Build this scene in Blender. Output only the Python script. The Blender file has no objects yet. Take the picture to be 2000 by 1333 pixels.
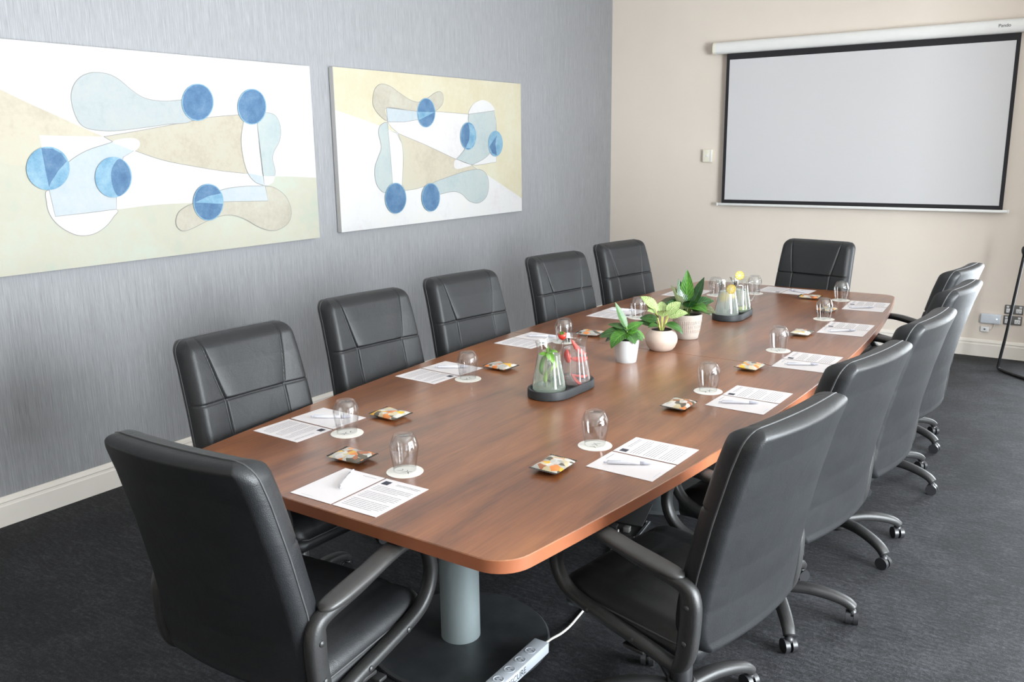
import bpy, bmesh, math, random
from mathutils import Vector, Matrix
random.seed(7)
S = bpy.context.scene
C = S.collection
PI = math.pi
rad = math.radians

# ------------------------------------------------------------------ camera
CAM = Vector((4.1825, -7.8833, 1.7270))
YAW, PITCH, ROLL, FPX = -0.60162, 0.22028, -0.01356, 1693.75
def cam_axes():
    cy, sy, cp, sp = math.cos(YAW), math.sin(YAW), math.cos(PITCH), math.sin(PITCH)
    f = Vector((sy*cp, cy*cp, -sp)); r = Vector((cy, -sy, 0)); u = r.cross(f)
    c, s = math.cos(ROLL), math.sin(ROLL)
    return c*r + s*u, -s*r + c*u, f
AR, AU, AF = cam_axes()
cd = bpy.data.cameras.new('camera'); cam = bpy.data.objects.new('camera', cd); C.objects.link(cam)
cd.sensor_fit = 'HORIZONTAL'; cd.sensor_width = 36; cd.lens = FPX/2000*36
cd.clip_start = .05; cd.clip_end = 100
cam.matrix_world = Matrix(((AR.x, AU.x, -AF.x, CAM.x), (AR.y, AU.y, -AF.y, CAM.y), (AR.z, AU.z, -AF.z, CAM.z), (0, 0, 0, 1)))
S.camera = cam
def ray(u, v):
    return AR*((u-1000)/FPX) + AU*((666.5-v)/FPX) + AF
def on_z(u, v, z): d = ray(u, v); return CAM + d*((z-CAM.z)/d.z)
def on_x(u, v, x): d = ray(u, v); return CAM + d*((x-CAM.x)/d.x)
def on_y(u, v, y): d = ray(u, v); return CAM + d*((y-CAM.y)/d.y)

# ------------------------------------------------------------------ view, world, daylight
S.view_settings.view_transform = 'Standard'; S.view_settings.look = 'None'
S.view_settings.gamma = 1; S.view_settings.use_curve_mapping = False
S.view_settings.exposure = 1.1
W = bpy.data.worlds.new('overcast_sky'); S.world = W; W.use_nodes = True
bg = W.node_tree.nodes['Background']; bg.inputs[0].default_value = (.80, .90, 1.0, 1); bg.inputs[1].default_value = 0.8

ROOM_X, ROOM_Y, ROOM_H = 6.9, -10.2, 3.25
WINDOWS = [(-9.2, -7.5), (-6.55, -4.25), (-3.95, -2.55)]      # spans along the right wall
WZ0, WZ1 = .12, 2.85
WIN_POWER = [16, 375, 80]
BACK_WIN = (4.0, 5.5); BZ0, BZ1 = .04, 2.08; BACK_POWER = 75                         # glazed opening in the screen wall, right of the frame
for i, (a, b) in enumerate(WINDOWS):
    l = bpy.data.lights.new('window_daylight', 'AREA'); l.shape = 'RECTANGLE'
    l.size = WZ1-WZ0; l.size_y = b-a; l.energy = WIN_POWER[i]; l.color = (.90, .96, 1.0)
    o = bpy.data.objects.new('window_daylight', l); C.objects.link(o)
    o.location = (ROOM_X+.28, (a+b)/2, (WZ0+WZ1)/2); o.rotation_euler = (0, rad(90), 0)

l = bpy.data.lights.new('window_daylight', 'AREA'); l.shape = 'RECTANGLE'
l.size = BACK_WIN[1]-BACK_WIN[0]; l.size_y = BZ1-BZ0; l.energy = BACK_POWER; l.color = (.88, .95, 1.0)
o = bpy.data.objects.new('window_daylight', l); C.objects.link(o)
o.location = (sum(BACK_WIN)/2, .28, (BZ0+BZ1)/2); o.rotation_euler = (rad(-90), 0, 0)

# ------------------------------------------------------------------ materials
MATS = {}
def nodes_of(name):
    m = bpy.data.materials.new(name); m.use_nodes = True
    nt = m.node_tree; b = nt.nodes['Principled BSDF']
    return m, nt, b
def ramp(nt, stops, interp='LINEAR'):
    r = nt.nodes.new('ShaderNodeValToRGB'); r.color_ramp.interpolation = interp
    e = r.color_ramp.elements
    while len(e) > 1: e.remove(e[-1])
    e[0].position = stops[0][0]; e[0].color = (*stops[0][1], 1)
    for p, c in stops[1:]:
        k = e.new(p); k.color = (*c, 1)
    return r
def coords(nt, scale=(1, 1, 1), kind='Object', rot=(0, 0, 0)):
    t = nt.nodes.new('ShaderNodeTexCoord'); mp = nt.nodes.new('ShaderNodeMapping')
    mp.inputs['Scale'].default_value = scale; mp.inputs['Rotation'].default_value = rot
    nt.links.new(t.outputs[kind], mp.inputs[0]); return mp.outputs[0]
def noise(nt, vec, scale, detail=4, rough=.55, dist=0):
    n = nt.nodes.new('ShaderNodeTexNoise'); n.inputs['Scale'].default_value = scale
    n.inputs['Detail'].default_value = detail; n.inputs['Roughness'].default_value = rough
    n.inputs['Distortion'].default_value = dist
    nt.links.new(vec, n.inputs['Vector']); return n.outputs[0]
def bump(nt, b, h, strength, dist=.01):
    k = nt.nodes.new('ShaderNodeBump'); k.inputs['Strength'].default_value = strength; k.inputs['Distance'].default_value = dist
    nt.links.new(h, k.inputs['Height']); nt.links.new(k.outputs[0], b.inputs['Normal'])
def simple(name, col, rough=.5, metal=0, var=.06, nscale=20, bmp=0, coat=0, spec=.5, bscale=None):
    """plain procedural material: base colour with slight mottling and optional fine relief"""
    m, nt, b = nodes_of(name)
    v = coords(nt)
    n = noise(nt, v, nscale)
    lo = tuple(max(0, c*(1-var)) for c in col); hi = tuple(min(1, c*(1+var)) for c in col)
    r = ramp(nt, [(.3, lo), (.7, hi)]); nt.links.new(n, r.inputs[0]); nt.links.new(r.outputs[0], b.inputs['Base Color'])
    b.inputs['Roughness'].default_value = rough; b.inputs['Metallic'].default_value = metal
    b.inputs['Coat Weight'].default_value = coat; b.inputs['Specular IOR Level'].default_value = spec
    if bmp:
        n2 = noise(nt, v, bscale or nscale*6, 3); bump(nt, b, n2, bmp, .002)
    MATS[name] = m
    return m
def thin_glass(name, tint=(1, 1, 1), ior=1.45, milky=0, milk=(1, 1, 1), rough=0.0):
    m = bpy.data.materials.new(name); m.use_nodes = True; nt = m.node_tree
    nt.nodes.remove(nt.nodes['Principled BSDF']); out = nt.nodes['Material Output']
    tr = nt.nodes.new('ShaderNodeBsdfTransparent'); tr.inputs[0].default_value = (*tint, 1)
    gl = nt.nodes.new('ShaderNodeBsdfGlossy'); gl.inputs['Roughness'].default_value = rough
    # Schlick reflectance from the facing angle, the same on both sides of the thin wall
    f0 = ((ior-1)/(ior+1))**2
    lw = nt.nodes.new('ShaderNodeLayerWeight'); lw.inputs[0].default_value = .5
    pw_ = nt.nodes.new('ShaderNodeMath'); pw_.operation = 'POWER'; pw_.inputs[1].default_value = 5; nt.links.new(lw.outputs['Facing'], pw_.inputs[0])
    fr = nt.nodes.new('ShaderNodeMath'); fr.operation = 'MULTIPLY_ADD'; fr.inputs[1].default_value = 1-f0; fr.inputs[2].default_value = f0; nt.links.new(pw_.outputs[0], fr.inputs[0])
    mx = nt.nodes.new('ShaderNodeMixShader')
    nt.links.new(fr.outputs[0], mx.inputs[0]); nt.links.new(tr.outputs[0], mx.inputs[1]); nt.links.new(gl.outputs[0], mx.inputs[2])
    last = mx.outputs[0]
    if milky:
        df = nt.nodes.new('ShaderNodeBsdfTranslucent'); df.inputs[0].default_value = (*milk, 1)
        d2 = nt.nodes.new('ShaderNodeBsdfDiffuse'); d2.inputs[0].default_value = (*milk, 1)
        m1 = nt.nodes.new('ShaderNodeMixShader'); m1.inputs[0].default_value = .5
        nt.links.new(df.outputs[0], m1.inputs[1]); nt.links.new(d2.outputs[0], m1.inputs[2])
        m2 = nt.nodes.new('ShaderNodeMixShader'); m2.inputs[0].default_value = milky
        nt.links.new(last, m2.inputs[1]); nt.links.new(m1.outputs[0], m2.inputs[2]); last = m2.outputs[0]
    nt.links.new(last, out.inputs[0]); MATS[name] = m
    return m

# grey streaked wallpaper
m, nt, b = nodes_of('grey_wallpaper'); MATS['wallpaper'] = m
v1 = coords(nt, (1, 150, 2.6)); v2 = coords(nt, (1, 420, 12)); v3 = coords(nt, (1, 2, 1))
n1 = noise(nt, v1, 1, 4, .7); n2 = noise(nt, v2, 1, 3, .6)
mixn = nt.nodes.new('ShaderNodeMath'); mixn.operation = 'ADD'; nt.links.new(n1, mixn.inputs[0]); nt.links.new(n2, mixn.inputs[1])
hf = nt.nodes.new('ShaderNodeMath'); hf.operation = 'MULTIPLY'; hf.inputs[1].default_value = .5; nt.links.new(mixn.outputs[0], hf.inputs[0])
r = ramp(nt, [(.34, (.190, .190, .198)), (.5, (.262, .264, .275)), (.66, (.345, .348, .360))])
nt.links.new(hf.outputs[0], r.inputs[0]); nt.links.new(r.outputs[0], b.inputs['Base Color'])
b.inputs['Roughness'].default_value = .62; bump(nt, b, hf.outputs[0], .25, .002)
# warm painted plaster
simple('plaster', (.71, .63, .555), .85, var=.02, nscale=1.5, bmp=.05, bscale=180)
simple('ceiling_paint', (.82, .80, .77), .9, var=.01, nscale=2)
simple('trim_paint', (.74, .69, .63), .45, var=.02, nscale=4)
simple('window_frame_paint', (.8, .8, .8), .4, var=.02)
# charcoal carpet
m, nt, b = nodes_of('charcoal_carpet'); MATS['carpet'] = m
v = coords(nt)
na = noise(nt, v, 2.6, 5, .6, .6)                                   # trodden patches
nb = noise(nt, v, 300, 2, .7)                                       # tufts
nc = noise(nt, coords(nt, (3.0, 14, 1), rot=(0, 0, rad(20))), 5, 4, .7, .5)   # brushed streaks
nd = noise(nt, v, 70, 3, .7)
def madd(x, k, y=None, c=0.0):
    q = nt.nodes.new('ShaderNodeMath'); q.operation = 'MULTIPLY_ADD'; q.inputs[1].default_value = k; q.inputs[2].default_value = c
    nt.links.new(x, q.inputs[0])
    if y is not None: nt.links.new(y, q.inputs[2])
    return q.outputs[0]
tot = madd(nb, .30, madd(nd, .25, madd(nc, .25, madd(na, .20))))
r = ramp(nt, [(.40, (.0025, .0025, .0028)), (.5, (.014, .0143, .0165)), (.60, (.050, .0515, .059))])
nt.links.new(tot, r.inputs[0]); nt.links.new(r.outputs[0], b.inputs['Base Color'])
b.inputs['Roughness'].default_value = .8; b.inputs['Specular IOR Level'].default_value = .35
b.inputs['Sheen Weight'].default_value = .0; b.inputs['Sheen Roughness'].default_value = .3; b.inputs['Sheen Tint'].default_value = (.8, .9, 1, 1)
bump(nt, b, madd(nb, .6, nd), .5, .004)
# walnut laminate, grain along the table
def wood(name, dark, mid, light, rough):
    m, nt, b = nodes_of(name); MATS[name] = m
    v = coords(nt, (7.5, .85, 7.5), rot=(0, 0, rad(3))); big = noise(nt, v, 1.1, 6, .62, .9)
    fine = noise(nt, coords(nt, (120, 5, 120)), 1, 4, .7)
    blot = noise(nt, coords(nt, (2.4, 1.1, 2.4)), 1.3, 3, .6, .8)
    a1 = nt.nodes.new('ShaderNodeMath'); a1.operation = 'MULTIPLY_ADD'; a1.inputs[1].default_value = .28
    nt.links.new(fine, a1.inputs[0])
    a2 = nt.nodes.new('ShaderNodeMath'); a2.operation = 'MULTIPLY_ADD'; a2.inputs[1].default_value = .35
    nt.links.new(blot, a2.inputs[0])
    a3 = nt.nodes.new('ShaderNodeMath'); a3.operation = 'MULTIPLY'; a3.inputs[1].default_value = .5
    nt.links.new(big, a3.inputs[0]); nt.links.new(a3.outputs[0], a2.inputs[2]); nt.links.new(a2.outputs[0], a1.inputs[2])
    r = ramp(nt, [(.42, dark), (.56, mid), (.72, light)])
    nt.links.new(a1.outputs[0], r.inputs[0]); nt.links.new(r.outputs[0], b.inputs['Base Color'])
    b.inputs['Roughness'].default_value = rough; b.inputs['Specular IOR Level'].default_value = .8
    b.inputs['Coat Weight'].default_value = .40; b.inputs['Coat Roughness'].default_value = .22
    bump(nt, b, fine, .06, .001)
wood('walnut', (.092, .029, .010), (.205, .068, .022), (.31, .115, .038), .30)
simple('edge_band', (.29, .100, .048), .3, var=.12, nscale=6)
# leather
def leather(name, col, rough):
    m, nt, b = nodes_of(name); MATS[name] = m
    v = coords(nt); n = noise(nt, v, 9, 4)
    r = ramp(nt, [(.3, tuple(c*.85 for c in col)), (.7, tuple(c*1.15 for c in col))]); nt.links.new(n, r.inputs[0])
    nt.links.new(r.outputs[0], b.inputs['Base Color'])
    vo = nt.nodes.new('ShaderNodeTexVoronoi'); vo.inputs['Scale'].default_value = 420; nt.links.new(v, vo.inputs['Vector'])
    wr = noise(nt, v, 14, 3, .5, 1.0)
    ma = nt.nodes.new('ShaderNodeMath'); ma.operation = 'MULTIPLY_ADD'; ma.inputs[1].default_value = 5.0
    nt.links.new(wr, ma.inputs[0]); nt.links.new(vo.outputs[0], ma.inputs[2])
    b.inputs['Roughness'].default_value = rough; b.inputs['Specular IOR Level'].default_value = .42
    bump(nt, b, ma.outputs[0], .16, .002)
leather('black_leather', (.0125, .0132, .0146), .44)
simple('stitching', (.05, .05, .052), .55, var=.2)
simple('black_plastic', (.022, .0215, .0215), .44, var=.1, bmp=.25, nscale=30, bscale=260)
simple('pad_plastic', (.036, .034, .033), .40, var=.08, bmp=.08, nscale=30, bscale=300)
simple('caster_plastic', (.020, .020, .022), .35)
simple('steel', (.42, .43, .45), .3, 1)
simple('silver_paint', (.34, .40, .41), .42, .35, var=.05, nscale=8)
simple('base_plate_paint', (.048, .052, .056), .42, .2, var=.25, nscale=12, bmp=.1)
simple('paper', (.70, .655, .66), .75, var=.01, nscale=8)
simple('card', (.71, .68, .63), .8, var=.01)
simple('ink', (.15, .15, .165), .8)
simple('logo_ink', (.035, .035, .05), .7)
simple('mark_ink', (.03, .03, .035), .8)
simple('pen_plastic', (.74, .74, .80), .25, var=.02, coat=.4)
simple('pen_grip', (.60, .61, .70), .35)
simple('slate', (.022, .024, .027), .55, var=.25, nscale=30, bmp=.1)
simple('white_ceramic', (.60, .62, .63), .22, var=.01, coat=.4)
simple('pink_ceramic', (.60, .475, .40), .55, var=.05, nscale=9)
simple('ribbed_ceramic', (.60, .52, .465), .6, var=.05, nscale=12)
simple('soil', (.020, .014, .010), .95, var=.5, nscale=60, bmp=.6, bscale=120)
simple('stem_green', (.16, .26, .05), .5)
simple('stem_yellow', (.55, .58, .16), .5)
simple('screen_white', (.58, .57, .58), .9, var=.004, nscale=1)
simple('screen_black', (.012, .011, .014), .8)
simple('case_white', (.74, .735, .72), .35, var=.01)
simple('cream_plastic', (.78, .74, .62), .4)
simple('white_plastic', (.74, .74, .75), .35, var=.01)
simple('outlet_grey', (.13, .125, .12), .4)
simple('black_metal', (.016, .016, .018), .35, .3)
simple('cable_white', (.70, .68, .62), .45)
simple('strip_plastic', (.60, .64, .70), .35, var=.02)
simple('socket_dark', (.12, .12, .13), .5)
simple('canvas_side', (.62, .55, .48), .8)
thin_glass('clear_glass', (.965, .97, .97), 1.9)
thin_glass('jug_glass', (.97, .98, .975), 1.7)
thin_glass('window_glass', (.97, .98, .98), 1.45)
thin_glass('cool_water', (.96, .985, .96), 1.3, .26, (.86, .93, .84))
thin_glass('pink_water', (.98, .92, .91), 1.25, .22, (.93, .84, .84))
thin_glass('lemon_water', (.97, .98, .96), 1.25, .36, (.88, .92, .88))
def leafmat(name, dark, light, vein=None, rough=.35):
    m, nt, b = nodes_of(name); MATS[name] = m
    uv = nt.nodes.new('ShaderNodeUVMap'); sp = nt.nodes.new('ShaderNodeSeparateXYZ'); nt.links.new(uv.outputs[0], sp.inputs[0])
    a = nt.nodes.new('ShaderNodeMath'); a.operation = 'SUBTRACT'; a.inputs[1].default_value = .5; nt.links.new(sp.outputs[0], a.inputs[0])
    ab = nt.nodes.new('ShaderNodeMath'); ab.operation = 'ABSOLUTE'; nt.links.new(a.outputs[0], ab.inputs[0])
    # side veins: stripes running out from the midrib
    mm = nt.nodes.new('ShaderNodeMath'); mm.operation = 'MULTIPLY_ADD'; mm.inputs[1].default_value = -.6
    nt.links.new(ab.outputs[0], mm.inputs[0]); nt.links.new(sp.outputs[1], mm.inputs[2])
    fr = nt.nodes.new('ShaderNodeMath'); fr.operation = 'MULTIPLY'; fr.inputs[1].default_value = 55; nt.links.new(mm.outputs[0], fr.inputs[0])
    sn = nt.nodes.new('ShaderNodeMath'); sn.operation = 'SINE'; nt.links.new(fr.outputs[0], sn.inputs[0])
    n = noise(nt, coords(nt), 30, 3)
    s2 = nt.nodes.new('ShaderNodeMath'); s2.operation = 'MULTIPLY_ADD'; s2.inputs[1].default_value = .16 if vein is None else .30
    nt.links.new(sn.outputs[0], s2.inputs[0]); nt.links.new(n, s2.inputs[2])
    r = ramp(nt, [(.25, dark), (.75, light)]); nt.links.new(s2.outputs[0], r.inputs[0])
    rib = ramp(nt, [(0, vein or tuple(min(1, c*1.8) for c in light)), (.05, dark)])
    nt.links.new(ab.outputs[0], rib.inputs[0])
    lt = nt.nodes.new('ShaderNodeMath'); lt.operation = 'LESS_THAN'; lt.inputs[1].default_value = .03 if vein is None else .07; nt.links.new(ab.outputs[0], lt.inputs[0])
    mx = nt.nodes.new('ShaderNodeMix'); mx.data_type = 'RGBA'
    nt.links.new(lt.outputs[0], mx.inputs[0]); nt.links.new(r.outputs[0], mx.inputs[6]); nt.links.new(rib.outputs[0], mx.inputs[7])
    nt.links.new(mx.outputs[2], b.inputs['Base Color']); b.inputs['Roughness'].default_value = rough
    b.inputs['Transmission Weight'].default_value = 0
    bump(nt, b, sn.outputs[0], .15, .001)
leafmat('leaf_dark', (.018, .060, .012), (.055, .150, .028))
leafmat('leaf_bright', (.022, .090, .008), (.070, .205, .020))
leafmat('leaf_mint', (.06, .17, .012), (.15, .33, .03))
leafmat('leaf_deep', (.010, .042, .012), (.04, .115, .03), rough=.25)
leafmat('leaf_olive', (.05, .06, .022), (.11, .12, .05), rough=.3)
leafmat('leaf_variegated', (.10, .20, .04), (.50, .60, .26), vein=(.70, .74, .38))
simple('mint_green', (.13, .30, .03), .45, var=.2)
simple('lime_green', (.35, .50, .09), .45, var=.15, nscale=60)
simple('lemon_rind', (.66, .40, .03), .4, var=.05)
simple('lemon_flesh', (.74, .60, .16), .4, var=.1, nscale=90)
simple('lime_flesh', (.58, .58, .10), .4, var=.1, nscale=90)
simple('strawberry_red', (.66, .035, .022), .28, var=.15, nscale=60, coat=.3)
simple('strawberry_pale', (.80, .12, .10), .4, var=.3, nscale=40)
# printed snack packets: patches of cream, orange, yellow, olive and grey
m, nt, b = nodes_of('packet_print'); MATS['packet_print'] = m
oi = nt.nodes.new('ShaderNodeObjectInfo'); t = nt.nodes.new('ShaderNodeTexCoord')
off = nt.nodes.new('ShaderNodeVectorMath'); off.operation = 'ADD'; nt.links.new(t.outputs['Object'], off.inputs[0])
sc = nt.nodes.new('ShaderNodeVectorMath'); sc.operation = 'SCALE'; sc.inputs[3].default_value = 9
cv = nt.nodes.new('ShaderNodeCombineXYZ'); nt.links.new(oi.outputs['Random'], cv.inputs[0]); nt.links.new(oi.outputs['Random'], cv.inputs[1])
nt.links.new(cv.outputs[0], sc.inputs[0]); nt.links.new(sc.outputs[0], off.inputs[1])
wob = noise(nt, off.outputs[0], 30, 3); 
wv = nt.nodes.new('ShaderNodeVectorMath'); wv.operation = 'SCALE'; wv.inputs[3].default_value = .03
cw = nt.nodes.new('ShaderNodeCombineXYZ'); nt.links.new(wob, cw.inputs[0]); nt.links.new(wob, cw.inputs[1]); nt.links.new(cw.outputs[0], wv.inputs[0])
o2 = nt.nodes.new('ShaderNodeVectorMath'); o2.operation = 'ADD'; nt.links.new(off.outputs[0], o2.inputs[0]); nt.links.new(wv.outputs[0], o2.inputs[1])
vo = nt.nodes.new('ShaderNodeTexVoronoi'); vo.inputs['Scale'].default_value = 42; nt.links.new(o2.outputs[0], vo.inputs['Vector'])
se = nt.nodes.new('ShaderNodeSeparateColor'); nt.links.new(vo.outputs['Color'], se.inputs[0])
r = ramp(nt, [(0, (.50, .48, .43)), (.18, (.72, .24, .06)), (.30, (.42, .41, .38)), (.44, (.80, .42, .03)), (.53, (.58, .48, .30)), (.66, (.10, .085, .06)), (.78, (.64, .60, .56)), (.92, (.36, .13, .06))], 'CONSTANT')
nt.links.new(se.outputs[0], r.inputs[0]); nt.links.new(r.outputs[0], b.inputs['Base Color']); b.inputs['Roughness'].default_value = .3
simple('packet_seal', (.03, .024, .02), .4, var=.3)
def paint(name, cols, scale=3.0, rough=.75):
    m, nt, b = nodes_of(name); MATS[name] = m
    v = coords(nt); n = noise(nt, v, scale, 5, .65); n2 = noise(nt, v, scale*9, 3, .7)
    a = nt.nodes.new('ShaderNodeMath'); a.operation = 'MULTIPLY_ADD'; a.inputs[1].default_value = .3
    nt.links.new(n2, a.inputs[0])
    a0 = nt.nodes.new('ShaderNodeMath'); a0.operation = 'MULTIPLY'; a0.inputs[1].default_value = .7
    nt.links.new(n, a0.inputs[0]); nt.links.new(a0.outputs[0], a.inputs[2])
    k = len(cols); r = ramp(nt, [(.36+.28*i/(k-1), c) for i, c in enumerate(cols)])
    nt.links.new(a.outputs[0], r.inputs[0]); nt.links.new(r.outputs[0], b.inputs['Base Color'])
    b.inputs['Roughness'].default_value = rough; bump(nt, b, n2, .08, .002)
paint('paint_white', [(.49, .465, .465), (.52, .51, .51), (.53, .515, .49)])
paint('paint_tan', [(.37, .33, .26), (.42, .38, .30), (.41, .395, .32)])
paint('paint_sage', [(.35, .375, .315), (.40, .38, .31), (.39, .41, .35)], 2)
paint('paint_wedge', [(.34, .30, .235), (.385, .35, .28), (.385, .365, .305)], 5)
paint('paint_grey', [(.29, .32, .325), (.325, .35, .355), (.35, .36, .345)], 5)
paint('paint_pale_blue', [(.33, .375, .405), (.365, .40, .425), (.40, .42, .43)], 5)
paint('paint_peanut', [(.33, .305, .245), (.375, .345, .285), (.40, .385, .325)], 5)
paint('paint_cream', [(.45, .40, .28), (.47, .43, .32), (.48, .46, .36)], 2.5)
paint('paint_aqua', [(.30, .35, .355), (.34, .38, .38), (.37, .395, .38)], 5)
paint('paint_blue', [(.045, .105, .205), (.065, .14, .25), (.105, .185, .29)], 14)
paint('paint_light_blue', [(.10, .22, .33), (.155, .285, .385), (.22, .34, .42)], 14)
paint('paint_line', [(.20, .20, .19), (.24, .24, .225)], 6)
M = MATS

# ------------------------------------------------------------------ helpers
def link(o, parent=None):
    C.objects.link(o)
    if parent: o.parent = parent
    return o
def meshobj(name, verts, faces, mat, parent=None, smooth=True, loc=None, uvs=None):
    me = bpy.data.meshes.new(name); me.from_pydata([tuple(v) for v in verts], [], faces); me.update()
    bm = bmesh.new(); bm.from_mesh(me); bmesh.ops.recalc_face_normals(bm, faces=bm.faces); bm.to_mesh(me); bm.free()
    if smooth:
        for p in me.polygons: p.use_smooth = True
    if uvs:
        l = me.uv_layers.new(name='UVMap')
        for lp in me.loops: l.data[lp.index].uv = uvs[lp.vertex_index]
    me.materials.append(M[mat] if isinstance(mat, str) else mat)
    o = bpy.data.objects.new(name, me); link(o, parent)
    if loc: o.location = loc
    return o
def sharpen(o, deg=35):
    me = o.data; bm = bmesh.new(); bm.from_mesh(me)
    for e in bm.edges:
        if len(e.link_faces) == 2 and e.calc_face_angle(0) > rad(deg): e.smooth = False
    bm.to_mesh(me); bm.free(); return o
def bmobj(name, bm, mat, parent=None, smooth=True, deg=35):
    me = bpy.data.meshes.new(name)
    bmesh.ops.recalc_face_normals(bm, faces=bm.faces)
    if smooth:
        for f in bm.faces: f.smooth = True
        for e in bm.edges:
            if len(e.link_faces) == 2 and e.calc_face_angle(0) > rad(deg): e.smooth = False
    bm.to_mesh(me); bm.free(); me.materials.append(M[mat])
    o = bpy.data.objects.new(name, me); return link(o, parent)
def add_box(bm, lo, hi, bev=0, seg=2, mat=None):
    c = [(a+b)/2 for a, b in zip(lo, hi)]; s = [b-a for a, b in zip(lo, hi)]
    mx = Matrix.Translation(c) @ Matrix.Diagonal((*s, 1))
    if mat is not None: mx = mat @ mx
    g = bmesh.ops.create_cube(bm, size=1, matrix=mx)
    if bev:
        es = list({e for v in g['verts'] for e in v.link_edges})
        bmesh.ops.bevel(bm, geom=es, offset=bev, segments=seg, profile=.5, affect='EDGES')
def box(name, lo, hi, mat, parent=None, bev=0, seg=2):
    bm = bmesh.new(); add_box(bm, lo, hi, bev, seg); return bmobj(name, bm, mat, parent)
def lathe_data(profile, n=32, cx=0, cy=0, cz=0, closed=False):
    V, F = [], []
    k = len(profile)
    for i in range(n):
        a = 2*PI*i/n
        for r, z in profile: V.append((cx+r*math.cos(a), cy+r*math.sin(a), cz+z))
    for i in range(n):
        j = (i+1) % n
        for q in range(k-1 if not closed else k):
            q2 = (q+1) % k
            F.append((i*k+q, j*k+q, j*k+q2, i*k+q2))
    if not closed:
        if profile[0][0] > 1e-6: F.append(tuple(i*k for i in range(n)))
        if profile[-1][0] > 1e-6: F.append(tuple(i*k+k-1 for i in range(n)))
    return V, F
def lathe(name, profile, mat, parent=None, n=32, loc=(0, 0, 0), closed=False, deg=40, clean=True):
    V, F = lathe_data(profile, n, *loc, closed=closed)
    bm = bmesh.new(); vs = [bm.verts.new(v) for v in V]
    for f in F:
        try: bm.faces.new([vs[i] for i in f])
        except ValueError: pass
    bmesh.ops.remove_doubles(bm, verts=bm.verts, dist=1e-6)
    return bmobj(name, bm, mat, parent, deg=deg)
def sweep(path, sec, closed=False, lateral=None):
    """sweep section points [(a,b)..] (or a function of t) along path; a is along the lateral axis, b along the normal"""
    n = len(path); V, F = [], []
    P = [Vector(p) for p in path]; prev = None
    for i in range(n):
        if closed: t = P[(i+1) % n]-P[i-1]
        else: t = P[min(i+1, n-1)]-P[max(i-1, 0)]
        t.normalize()
        if lateral is not None: la = Vector(lateral)
        else:
            if prev is None:
                la = t.cross(Vector((0, 0, 1)))
                if la.length < 1e-3: la = t.cross(Vector((0, 1, 0)))
            else: la = prev - t*prev.dot(t)
            la.normalize(); prev = la
        nn = la.cross(t).normalized()
        sc_ = sec(i/(n-1)) if callable(sec) else sec
        for a, b_ in sc_: V.append(P[i]+la*a+nn*b_)
    k = len(sec(0) if callable(sec) else sec)
    for i in range(n if closed else n-1):
        j = (i+1) % n
        for q in range(k): F.append((i*k+q, j*k+q, j*k+(q+1) % k, i*k+(q+1) % k))
    if not closed: F.append(tuple(range(k))); F.append(tuple((n-1)*k+q for q in range(k)))
    return V, F
def circ(r, n=8, ry=None): return [(r*math.cos(2*PI*i/n), (ry or r)*math.sin(2*PI*i/n)) for i in range(n)]
def superell(a, b, n=14, p=3.2):
    out = []
    for i in range(n):
        t = 2*PI*i/n; c, s = math.cos(t), math.sin(t)
        out.append((a*math.copysign(abs(c)**(2/p), c), b*math.copysign(abs(s)**(2/p), s)))
    return out
def spline(pts, per=8, closed=False):
    P = [Vector(p) for p in pts]; n = len(P); out = []
    rng = n if closed else n-1
    for i in range(rng):
        if closed: a, b_, c, d = P[i-1], P[i], P[(i+1) % n], P[(i+2) % n]
        else: a, b_, c, d = P[max(i-1, 0)], P[i], P[i+1], P[min(i+2, n-1)]
        for k in range(per):
            t = k/per
            out.append(.5*((2*b_)+(c-a)*t+(2*a-5*b_+4*c-d)*t*t+(3*b_-a-3*c+d)*t**3))
    if not closed: out.append(P[-1])
    return out
def tube(name, pts, r, mat, parent=None, n=8, per=6, closed=False, raw=False):
    path = [Vector(p) for p in pts] if raw else spline(pts, per, closed)
    V, F = sweep(path, circ(r, n), closed); return meshobj(name, V, F, mat, parent)
def empty(name, loc=(0, 0, 0), rz=0):
    o = bpy.data.objects.new(name, None); o.empty_display_size = .05; C.objects.link(o)
    o.location = loc; o.rotation_euler = (0, 0, rz); return o
def tag(o, label, cat, group=None):
    o['label'] = label; o['category'] = cat
    if group: o['group'] = group
    return o
def struct(o, label, cat):
    o['kind'] = 'structure'; o['label'] = label; o['category'] = cat; return o
def dup(root, loc, rz, label, group=None):
    r_ = root.copy(); C.objects.link(r_); r_.location = loc; r_.rotation_euler = (0, 0, rz)
    r_['label'] = label
    if group: r_['group'] = group
    for ch in list(root.children):
        c = ch.copy(); C.objects.link(c); c.parent = r_
        for g in ch.children:
            d = g.copy(); C.objects.link(d); d.parent = c
    return r_
def text_mesh(name, body, size, mat, parent, mtx, depth=.0):
    cu = bpy.data.curves.new(name, 'FONT'); cu.body = body; cu.size = size; cu.align_x = 'CENTER'; cu.align_y = 'CENTER'; cu.extrude = depth
    tmp = bpy.data.objects.new(name, cu); C.objects.link(tmp); bpy.context.view_layer.update()
    me = bpy.data.meshes.new_from_object(tmp.evaluated_get(bpy.context.evaluated_depsgraph_get()))
    bpy.data.objects.remove(tmp); bpy.data.curves.remove(cu)
    me.materials.clear(); me.materials.append(M[mat]); me.transform(mtx)
    o = bpy.data.objects.new(name, me); return link(o, parent)

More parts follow.
